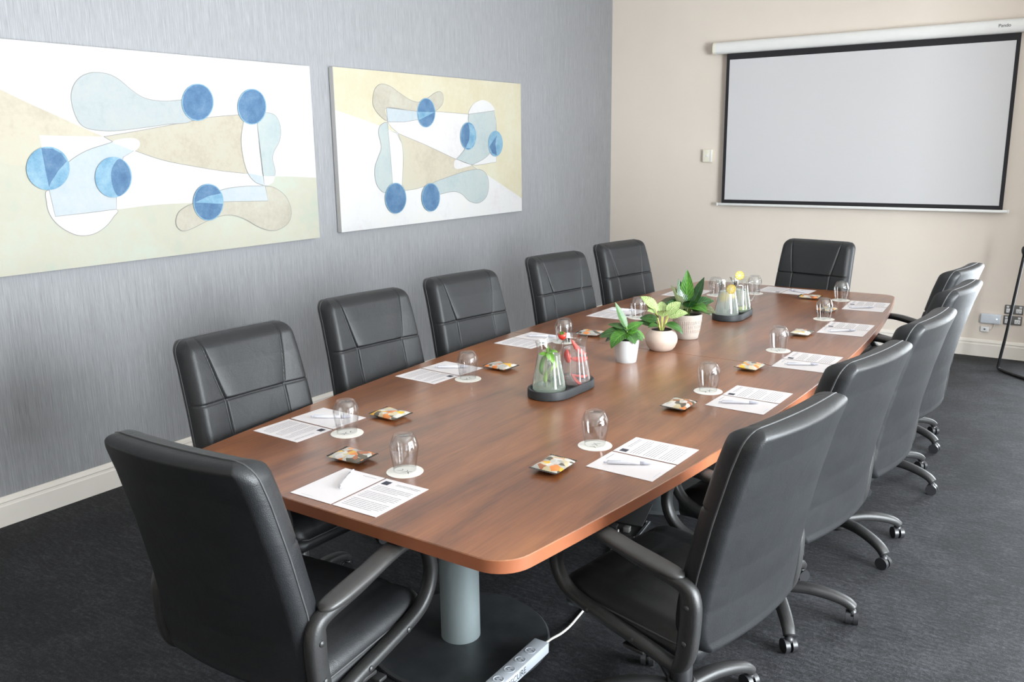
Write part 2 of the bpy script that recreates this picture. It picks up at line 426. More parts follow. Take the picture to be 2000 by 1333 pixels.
# ------------------------------------------------------------------ room shell
struct(box('floor', (-.15, ROOM_Y-.15, -.1), (ROOM_X+.15, .15, 0), 'carpet'), 'charcoal cut pile carpet across the whole room', 'floor')
struct(box('ceiling', (-.15, ROOM_Y-.15, ROOM_H), (ROOM_X+.15, .15, ROOM_H+.1), 'ceiling_paint'), 'plain white ceiling above the table', 'ceiling')
struct(box('wall_left', (-.15, ROOM_Y-.15, 0), (0, 0, ROOM_H), 'wallpaper'), 'wall with grey vertically streaked wallpaper behind the two paintings', 'wall')
bm = bmesh.new()
for lo, hi in [((-.15, 0, 0), (BACK_WIN[0], .15, ROOM_H)), ((BACK_WIN[1], 0, 0), (ROOM_X+.15, .15, ROOM_H)), ((BACK_WIN[0], 0, 0), (BACK_WIN[1], .15, BZ0)), ((BACK_WIN[0], 0, BZ1), (BACK_WIN[1], .15, ROOM_H))]: add_box(bm, lo, hi)
struct(bmobj('wall_back', bm, 'plaster', smooth=False), 'warm off-white painted wall behind the projection screen', 'wall')
struct(box('wall_front', (0, ROOM_Y-.15, 0), (ROOM_X+.15, ROOM_Y, ROOM_H), 'plaster'), 'off-white wall behind the viewer', 'wall')
bm = bmesh.new()
add_box(bm, (ROOM_X, ROOM_Y, 0), (ROOM_X+.15, 0, WZ0)); add_box(bm, (ROOM_X, ROOM_Y, WZ1), (ROOM_X+.15, 0, ROOM_H))
ys = [ROOM_Y]+[q for w in WINDOWS for q in w]+[0]
for i in range(0, len(ys), 2): add_box(bm, (ROOM_X, ys[i], WZ0), (ROOM_X+.15, ys[i+1], WZ1))
struct(bmobj('wall_right', bm, 'plaster', smooth=False), 'off-white wall with tall windows beside the aisle', 'wall')
def window(n, loc, rz, hw, label, h=WZ1-WZ0):
    w = empty('window_%d' % n, loc, rz); struct(w, label, 'window')
    bm = bmesh.new()
    for lo, hi in [((.03, -hw, 0), (.09, -hw+.05, h)), ((.03, hw-.05, 0), (.09, hw, h)), ((.03, -hw+.05, 0), (.09, hw-.05, .05)), ((.03, -hw+.05, h-.05), (.09, hw-.05, h)), ((.04, -.02, .05), (.08, .02, h-.05))]:
        add_box(bm, lo, hi, .004, 1)
    bmobj('window_frame', bm, 'window_frame_paint', w)
    for s in (-1, 1):
        y0, y1 = sorted((s*.02, s*(hw-.05)))
        meshobj('pane', [(.06, y0, .05), (.06, y1, .05), (.06, y1, h-.05), (.06, y0, h-.05)], [(0, 1, 2, 3)], 'window_glass', w, False)
    box('window_sill', (-.04, -hw-.03, -.03), (.03, hw+.03, 0), 'window_frame_paint', w, .004)
for i, (a, b_) in enumerate(WINDOWS):
    window(i+1, (ROOM_X, (a+b_)/2, WZ0), 0, (b_-a)/2, ['tall window farthest from the projection screen', 'tall window in the middle of the right wall', 'tall right-wall window nearest the projection screen'][i])
window(4, (sum(BACK_WIN)/2, 0, BZ0), rad(90), (BACK_WIN[1]-BACK_WIN[0])/2, 'low glazed opening in the screen wall, right of the projection screen', BZ1-BZ0)
struct(box('shading_wall', (4.9, -2.2, 0), (ROOM_X, -2.05, ROOM_H), 'plaster'), 'short off-white wall pier between the windows and the screen wall', 'wall')  # added out of view to keep window light off the screen wall's right end
prof = [(0, 0), (.022, 0), (.022, .098), (.018, .103), (.017, .112), (.020, .118), (.014, .132), (.006, .14), (0, .14)]
def baseboard(name, p0, p1, inward, label):
    p0, p1, inw = Vector(p0), Vector(p1), Vector(inward); V = []
    for p in (p0, p1):
        for d, z in prof: V.append(p+inw*d+Vector((0, 0, z)))
    k = len(prof); F = [(q, (q+1) % k, k+(q+1) % k, k+q) for q in range(k)]+[tuple(range(k)), tuple(range(k, 2*k))]
    struct(meshobj(name, V, F, 'trim_paint', None, False), label, 'baseboard')
baseboard('baseboard_left', (0, ROOM_Y, 0), (0, -.022, 0), (1, 0, 0), 'cream moulded skirting board under the grey wallpaper')
baseboard('baseboard_back', (0, 0, 0), (BACK_WIN[0]-.05, 0, 0), (0, -1, 0), 'cream moulded skirting board below the projection screen')
for i, (x, y) in enumerate([(1.4, -1.6), (1.4, -5.2), (4.3, -1.4), (4.3, -5.2)]):
    d = empty('ceiling_downlight', (x, y, ROOM_H)); tag(d, ['recessed ceiling light over the far left of the room', 'recessed ceiling light over the near left of the room', 'recessed ceiling light over the far right of the room', 'recessed ceiling light over the near right of the room'][i], 'light', 'ceiling lights')
    lathe('trim_ring', [(.075, -.001), (.095, -.001), (.095, -.006), (.085, -.010), (.075, -.006)], 'white_plastic', d, 24, closed=True)
    m, nt, b = nodes_of('lamp_glow'); b.inputs['Emission Color'].default_value = (1, .78, .55, 1); b.inputs['Emission Strength'].default_value = 6
    M['lamp_glow'] = m
    lathe('lamp_lens', [(0, -.003), (.074, -.003), (.074, -.001), (0, -.001)], 'lamp_glow', d, 24)

# ------------------------------------------------------------------ paintings
PX = .042
def painting(y0, y1, z0, z1, label, base):
    t = empty('painting', (0, (y0+y1)/2, z0)); tag(t, label, 'painting')
    o = box('canvas', (.004, y0-(y0+y1)/2, 0), (PX, y1-(y0+y1)/2, z1-z0), base, t, .002, 1)
    t['frame'] = (y0, y1, z0, z1)
    return t
class Painter:
    def __init__(s, t, conv): s.t = t; s.conv = conv; s.k = 0; s.o = t.location.copy(); s.fr = list(t['frame']); del t['frame']
    def pts(s, P):
        out = []
        for q in P:
            w = on_x(*s.conv(*q), PX)
            y = min(max(w.y, s.fr[0]+.001), s.fr[1]-.001); z = min(max(w.z, s.fr[2]+.001), s.fr[3]-.001)
            out.append((y-s.o.y, z-s.o.z))
        return out
    def poly(s, P, mat, name='painted_shape', outline=False):
        s.k += 1; x = PX+.0003*s.k; w = s.pts(P)
        bm = bmesh.new(); vs = [bm.verts.new((x, a, c)) for a, c in w]
        f = bm.faces.new(vs); bm.normal_update()
        if f.normal.x < 0: f.normal_flip()
        bmesh.ops.triangulate(bm, faces=bm.faces)
        me = bpy.data.meshes.new(name); bm.to_mesh(me); bm.free(); me.materials.append(M[mat])
        o = link(bpy.data.objects.new(name, me), s.t)
        if outline:
            path = [Vector((x+.0001, a, c)) for a, c in w]; V, F = [], []
            n = len(path)
            for i in range(n):
                tt = (path[(i+1) % n]-path[i-1]).normalized(); nn = Vector((0, -tt.z, tt.y))
                V += [path[i]+nn*.0016, path[i]-nn*.0016]
            F = [(2*i, 2*i+1, 2*((i+1) % n)+1, 2*((i+1) % n)) for i in range(n)]
            meshobj('pencil_outline', V, F, 'paint_line', o, False)
        return o
    def curve(s, P, mat, per=6, **kw):
        return s.poly([(q.x, q.y) for q in spline([(a, c, 0) for a, c in P], per, True)], mat, **kw)
    def oval(s, cx, cy, rx, ry, mat='paint_blue', rim=True):
        if rim: s.poly([(cx+(rx+3)*math.cos(a*PI/24), cy+(ry+3)*math.sin(a*PI/24)) for a in range(48)], 'paint_light_blue', 'oval_rim')
        s.poly([(cx+(rx-2)*math.cos(a*PI/24), cy+(ry-2)*math.sin(a*PI/24)) for a in range(48)], mat, 'painted_oval')
def sm(P, per=5): return [(q.x, q.y) for q in spline([(a, c, 0) for a, c in P], per)]

t1 = painting(-6.12, -3.999, 1.178, 2.226, 'large abstract canvas with five blue ovals on white and sage, nearer the viewer', 'paint_white')
p = Painter(t1, lambda x, y: (x*.37515, 60+y*.37515))
lineA = sm([(-90, 262), (0, 305), (150, 378), (300, 445), (430, 505), (540, 552)])
lineB = sm([(540, 552), (600, 585), (700, 625), (850, 675), (1000, 705), (1150, 730), (1290, 745)])
upper = sm([(540, 552), (700, 525), (850, 498), (1000, 470), (1100, 450), (1272, 436)])
quadbot = sm([(287, 968), (450, 950), (620, 930), (800, 908), (1000, 897), (1390, 888)])
p.poly([(-400, 110)]+lineA+[(205, 545), (255, 830)]+quadbot+[(1372, 757), (1500, 759), (1680, 764), (1690, 1100), (-400, 1400)], 'paint_sage')
p.poly([(-400, 110)]+lineA+[(205, 545), (235, 700), (60, 700), (-400, 620)], 'paint_tan')
p.poly(upper+[(1268, 470), (1255, 560), (1265, 660), (1290, 745)]+lineB[::-1][1:], 'paint_wedge', outline=True)
p.curve([(370, 360), (380, 290), (420, 240), (480, 218), (560, 225), (620, 255), (680, 305), (740, 345), (800, 362), (870, 367), (980, 367), (1000, 468), (870, 488), (750, 505), (600, 522), (500, 518), (435, 500), (395, 450)], 'paint_grey', outline=True)
p.curve([(255, 830), (243, 900), (260, 960), (300, 1010), (360, 1050), (420, 1068), (490, 1058), (550, 1020), (590, 970), (605, 930), (450, 900)], 'paint_white', outline=True)
p.poly([(585, 578)]+sm([(570, 585), (450, 625), (355, 685), (280, 770), (255, 830)])+[(287, 968), (450, 950), (605, 930), (605, 870), (620, 780), (640, 660), (695, 626), (640, 602)], 'paint_pale_blue', outline=True)
p.curve([(585, 578), (640, 562), (690, 560), (720, 572), (727, 595), (712, 618), (695, 625), (640, 604)], 'paint_white')
p.poly(sm([(1270, 460), (1255, 560), (1265, 660), (1290, 742), (1330, 790), (1375, 806)])+[(1365, 745), (1350, 620), (1336, 470)], 'paint_white', outline=True)
p.poly([(1290, 742), (1330, 790), (1375, 806), (1368, 757)], 'paint_pale_blue')
p.poly([(1338, 487)]+sm([(1375, 425), (1430, 440), (1458, 500), (1455, 570), (1425, 630), (1418, 670), (1430, 720), (1430, 757)])+[(1370, 757)], 'paint_aqua', outline=True)
p.poly([(1370, 757), (1430, 757), (1420, 790), (1395, 806), (1375, 803)], 'paint_white')
p.curve([(915, 985), (930, 945), (970, 915), (1010, 898), (1120, 850), (1280, 815), (1388, 810), (1440, 825), (1490, 870), (1515, 940), (1500, 1000), (1450, 1035), (1400, 1040), (1340, 1020), (1280, 985), (1215, 962), (1150, 965), (1080, 990), (1000, 1030), (950, 1043), (920, 1020)], 'paint_peanut', outline=True)
p.poly(sm([(1010, 895), (1100, 850), (1180, 822), (1280, 810), (1378, 808)])+[(1393, 887), (1200, 890)], 'paint_pale_blue', outline=True)
p.oval(1027, 373, 80, 94); p.oval(1309, 396, 72, 90)
p.oval(247, 717, 110, 110, 'paint_light_blue')
p.poly([(212, 612), (270, 614), (315, 638), (345, 680), (300, 730), (262, 790), (252, 815), (232, 720)], 'paint_blue')
p.oval(587, 763, 93, 103, 'paint_light_blue')
p.curve([(615, 668), (660, 705), (677, 765), (660, 822), (612, 862), (580, 800), (577, 725)], 'paint_blue')
p.oval(1081, 893, 76, 93)
p.poly([(1010, 895), (1080, 862), (1150, 846), (1157, 902)], 'paint_light_blue')

t2 = painting(-3.805, -1.675, 1.193, 2.236, 'abstract canvas with five blue ovals on cream and white, beside the corner', 'paint_white')
p = Painter(t2, lambda x, y: (630+x*.28512, 100+y*.28512))
line = sm([(60, 395), (250, 460), (400, 515), (520, 565), (700, 640), (900, 735), (1020, 780), (1130, 850), (1250, 930), (1390, 1025)])
p.poly(line+[(1420, 150), (60, 40)], 'paint_cream')
p.poly([(435, 385), (640, 412), (800, 415), (1000, 432), (1170, 408), (1190, 480), (1190, 760), (1060, 782), (1020, 780), (900, 735), (700, 640), (520, 565), (470, 520), (440, 480)], 'paint_white', outline=True)
p.poly(sm([(515, 563), (545, 650), (552, 760), (545, 860), (540, 900), (565, 955)])+sm([(640, 945), (760, 905), (900, 850), (1060, 810)])+[(1020, 782), (900, 735), (700, 640)], 'paint_tan', outline=True)
p.curve([(915, 742), (900, 770), (905, 800), (930, 808), (970, 797), (1020, 782), (970, 765)], 'paint_white')
p.curve([(740, 915), (880, 855), (1000, 818), (1080, 812), (1125, 850), (1138, 920), (1125, 990), (1090, 1030), (1050, 1042), (1000, 1025), (960, 985), (920, 965), (870, 965), (780, 980)], 'paint_aqua', outline=True)
p.curve([(440, 490), (395, 510), (382, 560), (395, 620), (400, 670), (375, 740), (357, 800), (360, 880), (385, 940), (430, 968), (480, 900), (465, 720), (450, 560)], 'paint_aqua', outline=True)
p.poly([(447, 540)]+sm([(505, 562), (525, 600), (545, 650), (550, 760), (543, 930)])+[(480, 930), (465, 720)], 'paint_white', outline=True)
p.curve([(440, 475), (380, 430), (345, 370), (345, 310), (360, 255), (400, 225), (460, 240), (530, 290), (600, 335), (660, 348), (720, 320), (770, 285), (805, 278), (825, 305), (820, 360), (780, 405), (740, 416), (640, 414), (437, 388)], 'paint_peanut', outline=True)
p.poly([(437, 388), (640, 412), (765, 415), (650, 470), (560, 485), (445, 485)], 'paint_pale_blue', outline=True)
p.curve([(1000, 432), (1025, 370), (1060, 345), (1100, 335), (1150, 360), (1175, 412), (1090, 430)], 'paint_white')
p.poly(sm([(1000, 432), (1175, 408)], 1)+sm([(1185, 500), (1185, 600), (1150, 690), (1100, 740), (1020, 780)])+[(915, 740)]+sm([(960, 690), (1000, 620), (1010, 540), (995, 470)]), 'paint_aqua', outline=True)
p.oval(707, 422, 60, 98); p.poly([(648, 415), (765, 418), (660, 472)], 'paint_light_blue')
p.oval(995, 582, 52, 92); p.poly([(996, 494), (1025, 510), (1045, 560), (1042, 620), (1015, 666), (975, 665), (1000, 610), (1004, 550)], 'paint_light_blue')
p.oval(1181, 634, 47, 85, 'paint_light_blue'); p.poly([(1190, 575), (1180, 640), (1190, 715), (1160, 700), (1138, 655)], 'paint_blue')
p.oval(497, 1008, 70, 103); p.oval(737, 1002, 60, 95)

# ------------------------------------------------------------------ projection screen and wall fittings
SL, SR, ST, SB = 1.194, 3.489, 2.515, 1.194
t = empty('projection_screen', ((SL+SR)/2, -.06, SB)); tag(t, 'pull-down white projection screen with black border hanging on the off-white wall', 'projection screen')
cx = (SL+SR)/2; hw = (SR-SL)/2; hh = ST-SB
box('screen_fabric', (-hw+.028, -.003, .032), (hw-.028, .001, hh-.052), 'screen_white', t)
bm = bmesh.new()
for lo, hi in [((-hw, -.004, 0), (-hw+.028, .002, hh)), ((hw-.028, -.004, 0), (hw, .002, hh)), ((-hw+.028, -.004, 0), (hw-.028, .002, .032)), ((-hw+.028, -.004, hh-.052), (hw-.028, .002, hh))]: add_box(bm, lo, hi)
bmobj('black_border', bm, 'screen_black', t, False)
bm = bmesh.new(); add_box(bm, (-hw-.035, -.012, -.022), (hw+.035, .008, 0), .004); bmobj('bottom_bar', bm, 'case_white', t)
for s in (-1, 1): box('bar_cap', (s*(hw+.04)-.006, -.014, -.026), (s*(hw+.04)+.006, .01, .002), 'case_white', t, .003)
path = [(-hw-.10, 0, hh+.052), (hw+.40, 0, hh+.052)]
V, F = sweep(path, superell(.045, .052, 24, 2.6)); sharpen(meshobj('roller_case', V, F, 'case_white', t))
for x in (-hw-.112, hw+.412):
    V, F = sweep([(x-.012, 0, hh+.052), (x+.012, 0, hh+.052)], superell(.047, .054, 24, 2.6)); sharpen(meshobj('end_cap', V, F, 'cream_plastic', t))
box('wall_bracket', (-hw+.1, .044, hh+.03), (-hw+.16, .059, hh+.08), 'steel', t); box('wall_bracket', (hw-.1, .044, hh+.03), (hw-.04, .059, hh+.08), 'steel', t)
q = on_y(1962, 55, -.108)
text_mesh('lettering', 'Pando', .034, 'mark_ink', t, Matrix.Translation((q.x-cx, -.0468, hh+.055)) @ Matrix.Rotation(rad(90), 4, 'X'))
# screen receiver, data box, jack, power outlets
t = empty('wall_control', (1.027, 0, 1.622)); tag(t, 'small cream control box on the wall left of the projection screen', 'control box')
box('housing', (-.046, -.034, -.058), (.046, 0, .058), 'cream_plastic', t, .006, 3); box('side_cover', (.030, -.037, -.052), (.044, -.033, .052), 'white_plastic', t, .0015)
box('button', (-.012, -.037, -.010), (.012, -.033, .010), 'white_plastic', t, .002)
t = empty('network_box', (3.486, 0, .318)); tag(t, 'pale flat network box low on the off-white wall beside the outlets', 'network box')
box('housing', (-.073, -.032, -.039), (.073, 0, .039), 'strip_plastic', t, .006, 3)
m, nt, b = nodes_of('status_light'); b.inputs['Emission Color'].default_value = (.5, .6, 1, 1); b.inputs['Emission Strength'].default_value = 4; M['status_light'] = m
k = lathe('status_light', [(0, 0), (.004, 0), (.003, .002), (0, .003)], 'status_light', t, 12); k.rotation_euler = (rad(90), 0, 0); k.location = (.045, -.032, .002)
t = empty('data_jack', (3.45, 0, .228)); tag(t, 'tiny white data jack just below the network box', 'wall jack')
box('housing', (-.03, -.018, -.021), (.03, 0, .021), 'white_plastic', t, .003); box('port', (-.007, -.0195, -.006), (.007, -.017, .006), 'socket_dark', t)
tag(tube('network_cable', [(3.48, -.01, .225), (3.50, -.012, .23), (3.512, -.012, .25), (3.515, -.012, .28)], .0025, 'cable_white'), 'short white cable linking data jack and network box', 'cable')
for i, (z, lab) in enumerate([(.404, 'upper grey double power outlet on the off-white wall'), (.317, 'lower grey double power outlet on the off-white wall')]):
    t = empty('power_outlet', (3.642-.002*i, 0, z)); tag(t, lab, 'power outlet', 'double power outlets')
    box('face_plate', (-.065, -.010, -.037), (.065, 0, .037), 'outlet_grey', t, .003)
    for s in (-1, 1):
        so = box('socket', (s*.034-.020, -.014, -.026), (s*.034+.020, -.009, .008), 'white_plastic', t, .002)
        for dx, dz, a in ((-.008, 0, .4), (.008, 0, -.4), (0, -.012, 0)):
            k = box('slot', (-.0012, -.0015, -.005), (.0012, .0, .005), 'socket_dark', so); k.location = (s*.034+dx, -.0142, -.007+dz); k.rotation_euler = (0, a, 0)
        box('switch', (s*.045-.009, -.015, .014), (s*.045+.009, -.009, .029), 'white_plastic', t, .001)
# presentation easel leg at the frame's right edge
t = empty('easel_stand', (3.62, -.47, 0)); tag(t, 'black tubular easel stand at the right edge by the power outlets', 'stand')
fx = lambda x, y, z: (x-3.62, y+.47, z)
tube('leg', [fx(3.697, -.45, .90), fx(3.668, -.453, .6), fx(3.640, -.456, .3), fx(3.612, -.46, .06), fx(3.614, -.468, .022), fx(3.645, -.50, .013), fx(3.80, -.665, .012), fx(4.05, -.92, .012)], .0115, 'black_metal', t, 10, 6)
tube('leg', [fx(4.30, -.45, .90), fx(4.32, -.453, .6), fx(4.35, -.456, .3), fx(4.38, -.46, .06), fx(4.37, -.468, .022), fx(4.33, -.50, .013), fx(4.2, -.72, .012), fx(4.05, -.92, .012)], .0115, 'black_metal', t, 10, 6)
for x in (3.70, 4.297):
    k = lathe('joint_knob', [(0, -.035), (.014, -.035), (.017, -.01), (.022, .0), (.026, .02), (.022, .042), (.010, .052), (0, .053)], 'caster_plastic', t, 16, (x-3.62, .02, .91))
tube('cross_bar', [fx(3.70, -.45, .925), fx(4.0, -.45, .925), fx(4.297, -.45, .925)], .011, 'black_metal', t)
tube('upright', [fx(4.0, -.45, .925), fx(4.0, -.40, 1.3), fx(4.0, -.35, 1.75)], .013, 'black_metal', t)

# ------------------------------------------------------------------ conference table
TX, TY, TH, THK, HL = 2.412, -4.060, .74, .036, 2.252
TZ = TH
def half_w(y): return .667+.178*(1-(y/HL)**2)
def fillet(a, c, b_, r, n=8):
    a, c, b_ = Vector(a), Vector(c), Vector(b_); d1 = (a-c).normalized(); d2 = (b_-c).normalized()
    ang = d1.angle(d2); L = r/math.tan(ang/2); p1 = c+d1*L; p2 = c+d2*L
    cen = c+(d1+d2).normalized()*(r/math.sin(ang/2)); v1 = p1-cen; v2 = p2-cen
    a1 = math.atan2(v1.y, v1.x); a2 = math.atan2(v2.y, v2.x); dd = (a2-a1+PI) % (2*PI)-PI
    return [(cen.x+r*math.cos(a1+dd*i/n), cen.y+r*math.sin(a1+dd*i/n)) for i in range(n+1)]
def half_outline(sgn):
    """outline of one table half: sgn -1 is the near half; seam at y = 0"""
    ysv = [sgn*(.0008+(HL-.14)*i/16) for i in range(17)]
    right = [(half_w(y), y) for y in ysv]
    e = sgn*HL; w = half_w(e)
    out = right+fillet(right[-1], (w, e), (-w, e), .10)+fillet((w, e), (-w, e), (-right[-1][0], right[-1][1]), .10)+[(-x, y) for x, y in right[::-1]]
    return out if sgn > 0 else out[::-1]
def inset(P, d):
    n = len(P); out = []
    for i in range(n):
        a, b_, c = Vector(P[i-1]), Vector(P[i]), Vector(P[(i+1) % n])
        t1 = (b_-a).normalized(); t2 = (c-b_).normalized(); n1 = Vector((-t1.y, t1.x)); n2 = Vector((-t2.y, t2.x))
        m_ = (n1+n2).normalized(); out.append(tuple(b_+m_*(d/max(.3, m_.dot(n1)))))
    return out
table = empty('conference_table', (TX, TY, 0)); tag(table, 'long boat-shaped walnut conference table with drum columns, in the middle of the room', 'table')
for sgn in (-1, 1):
    O = half_outline(sgn)
    area = sum(O[i-1][0]*O[i][1]-O[i][0]*O[i-1][1] for i in range(len(O)))
    if area < 0: O = O[::-1]
    I = inset(O, .0025); n = len(O)
    V = [(x, y, TH) for x, y in I]+[(x, y, TH-.0022) for x, y in O]
    F = [tuple(range(n))]+[(i, n+i, n+(i+1) % n, (i+1) % n) for i in range(n)]
    V += [(x, y, TH-THK) for x, y in O]; F += [tuple(range(2*n, 3*n))[::-1]]
    topo = meshobj('table_top', V, F, 'walnut', table, False)
    V = [(x, y, TH-.0022) for x, y in O]+[(x, y, TH-THK) for x, y in O]
    F = [(i, n+i, n+(i+1) % n, (i+1) % n) for i in range(n)]
    sharpen(meshobj('edge_band', V, F, 'edge_band', topo))
for y in (-1.62, .03, 1.37):
    lathe('column', [(.068, .022), (.070, .022), (.070, TH-THK-.012), (.068, TH-THK-.012)], 'silver_paint', table, 40, (.018, y, 0))
    lathe('base_plate', [(0, 0), (.315, 0), (.320, .004), (.320, .012), (.312, .020), (.10, .023), (0, .023)], 'base_plate_paint', table, 56, (.018, y, 0))
    lathe('mounting_plate', [(0, TH-THK-.012), (.16, TH-THK-.012), (.16, TH-THK), (0, TH-THK)], 'silver_paint', table, 32, (.018, y, 0))

# ------------------------------------------------------------------ chairs
def back_axis(z):
    """forward offset of the reclined backrest's middle plane at height z"""
    pts = [(.36, -.200), (.45, -.198), (.55, -.206), (.65, -.222), (.80, -.255), (.95, -.295), (1.10, -.345)]
    for (z0, f0), (z1, f1) in zip(pts, pts[1:]):
        if z <= z1: return f0+(f1-f0)*(z-z0)/(z1-z0)
    return pts[-1][1]
ZB, ZT = .405, 1.058
def back_w(z):
    k = (z-ZB)/(ZT-ZB)
    k = min(1, max(0, k)); return .252+.024*(1-k)**.7
def rows(n, R):
    """row heights, clustered in the rounded ends"""
    H = ZT-ZB; out = []
    for i in range(n):
        t_ = i/(n-1); out.append(ZB+H*(t_-.055*math.sin(4*PI*t_)/(2) * 0.9))
    return out
def backrest():
    nu, nv = 161, 171; RT, RB = .050, .11
    zs = rows(nv, RT); Vf, Vb = [], []
    for z in zs:
        w = back_w(z)
        if ZT-z < RT: w -= RT-math.sqrt(max(0, RT**2-(RT-(ZT-z))**2))
        if z-ZB < RB: w -= (RB-math.sqrt(max(0, RB**2-(RB-(z-ZB))**2)))*.8
        for i in range(nu):
            u = -1+2*i/(nu-1); u = math.copysign(1-(1-abs(u))**1.25, u); x = w*u
            d = min(w-abs(x), (ZT-z), (z-ZB))
            r_ = .042; e = math.sqrt(max(0, 1-(1-min(1, max(0, d)/r_))**2))
            rb = .026; eb = math.sqrt(max(0, 1-(1-min(1, max(0, d)/rb))**2))
            # seams on the front
            xs = .135+(.042*max(0, (z-.83)/.22)**.8 if z > .83 else 0)
            g = 0
            dv = abs(abs(x)-xs); dh = abs(z-.83)
            seam = max(math.exp(-(dv/.0034)**2), math.exp(-(dh/.0034)**2))
            mid = abs(x) < xs
            side = .010+.004*math.sin(PI*min(1, max(0, (abs(x)-xs)/(w-xs+1e-6))))
            if mid:
                q = (x/xs)**2
                if z > .83: bul = .012+.013*(1-q**3)*max(0, 1-((z-.83)/.24))**.8*min(1, (z-.83)/.006)
                else: bul = .012+.007*(1-q)*max(0, 1-((z-.66)/.16)**2)
            else: bul = side
            fr = .048*e+bul*e-.0085*seam*e
            bk = -.036*eb-.012*(1-(x/.26)**2)*eb
            dish = .018*(x/.26)**2
            f = back_axis(z)+dish*.9
            Vf.append((x, f+fr, z+.0)); Vb.append((x, f+bk-.004, z))
    return nu, nv, Vf, Vb
chair = empty('office_chair', (0, 0, 0))
tag(chair, 'x', 'chair', 'black leather chairs around the table')
nu, nv, Vf, Vb = backrest()
V = Vf+Vb; N = nu*nv; F = []
for j in range(nv-1):
    for i in range(nu-1):
        a = j*nu+i; F.append((a, a+1, a+nu+1, a+nu))
border = [i for i in range(nu)]+[j*nu+nu-1 for j in range(1, nv)]+[(nv-1)*nu+i for i in range(nu-2, -1, -1)]+[j*nu for j in range(nv-2, 0, -1)]
nb = len(border)
bk = meshobj('backrest', Vf+[Vb[i] for i in border], F+[(border[i], border[(i+1) % nb], N+(i+1) % nb, N+i) for i in range(nb)], 'black_leather', chair)
meshobj('back_panel', Vb, F, 'black_leather', chair)
pp = [Vector(Vb[i])+Vector((0, .001, 0)) for i in border][::4]
V, F = sweep(pp, circ(.0028, 5), True); meshobj('piping', V, F, 'stitching', bk)
# seat cushion
def cushion(w, f0, f1, zf, zr, th):
    nu, nv = 41, 41; Vt, Vl = [], []
    for j in range(nv):
        q = j/(nv-1); q2 = q-.05*math.sin(4*PI*q)/2*.9; f = f0+(f1-f0)*q2; R = .07; df = min(f-f0, f1-f); ww = w
        if df < R: ww -= R-math.sqrt(max(0, R*R-(R-df)**2))
        for i in range(nu):
            u = -1+2*i/(nu-1); u = math.copysign(1-(1-abs(u))**1.3, u); x = ww*u
            d = max(0, min(ww-abs(x), df)); e = math.sqrt(max(0, 1-(1-min(1, d/.05))**2)); e2 = math.sqrt(max(0, 1-(1-min(1, d/.02))**2))
            z = zr+(zf-zr)*(f-f0)/(f1-f0) - (.03*max(0, (f-(f1-.10))/.10)**2)
            seam = max(math.exp(-((abs(x)-.15)/.005)**2), math.exp(-((f-(f1-.17))/.005)**2) if abs(x) < .15 else 0)
            bul = .018*(1-(x/w)**2)*(1-((f-(f0+f1)/2)/((f1-f0)/2))**4)
            Vt.append((x, f, z+(.045+bul-.009*seam)*e)); Vl.append((x, f, z-(th-.045)*e2))
    return nu, nv, Vt, Vl
nu, nv, Vt, Vl = cushion(.262, -.200, .285, .452, .425, .10)
N = nu*nv; F = []
for j in range(nv-1):
    for i in range(nu-1):
        a = j*nu+i; F.append((a, a+1, a+nu+1, a+nu))
border = [i for i in range(nu)]+[j*nu+nu-1 for j in range(1, nv)]+[(nv-1)*nu+i for i in range(nu-2, -1, -1)]+[j*nu for j in range(nv-2, 0, -1)]
nb = len(border)
F2 = F+[tuple(N+k for k in f) for f in F]+[(border[i], border[(i+1) % nb], N+border[(i+1) % nb], N+border[i]) for i in range(nb)]
st = meshobj('seat', Vt+Vl, F2, 'black_leather', chair)
V, F = sweep([Vector(Vt[i])+Vector((0, 0, .002)) for i in border][::2], circ(.003, 5), True); meshobj('piping', V, F, 'stitching', st)
# loop arms with pads and bolts
loop = [(-.168, .385), (-.188, .42), (-.198, .50), (-.200, .57), (-.190, .612), (-.150, .628), (-.05, .645), (.07, .672), (.150, .681), (.205, .668), (.245, .625), (.262, .565), (.250, .510), (.215, .470), (.16, .447), (.05, .424), (-.06, .403), (-.138, .385)]
for s in (-1, 1):
    path = spline([(s*.283, f, z) for f, z in loop], 5, True)
    def sec(t_):
        k = t_*18
        rear = max(0, 1-abs(k-2.3)/2.6)           # the rear post is broad and flat
        return superell(.020, .0165+.012*min(1, rear*1.5), 12, 3.2)
    V, F = sweep(path, sec, True, lateral=(1, 0, 0)); ar = meshobj('arm_frame', V, F, 'black_plastic', chair)
    pad = spline([(s*.281, f, z) for f, z in [(-.175, .641), (-.10, .650), (.0, .665), (.09, .682), (.165, .684), (.215, .664)]], 6)
    def psec(t_):
        e = math.sqrt(max(.02, 1-abs(2*t_-1)**6)); return superell(.031*e, .0135*e+.001, 14, 2.6)
    V, F = sweep(pad, psec, lateral=(1, 0, 0)); meshobj('arm_pad', V, F, 'pad_plastic', ar)
    for f, z in [(-.198, .572), (-.193, .468), (.13, .439), (-.03, .410)]:
        k = lathe('bolt', [(0, 0), (.0085, 0), (.008, .003), (.004, .0055), (0, .006)], 'steel' if False else 'black_plastic', ar, 12)
        k.location = (s*.302, f, z); k.rotation_euler = (0, s*PI/2, 0)
    box('arm_bracket', (min(s*.10, s*.278), -.05, .360), (max(s*.10, s*.278), .02, .372), 'black_plastic', chair, .003)
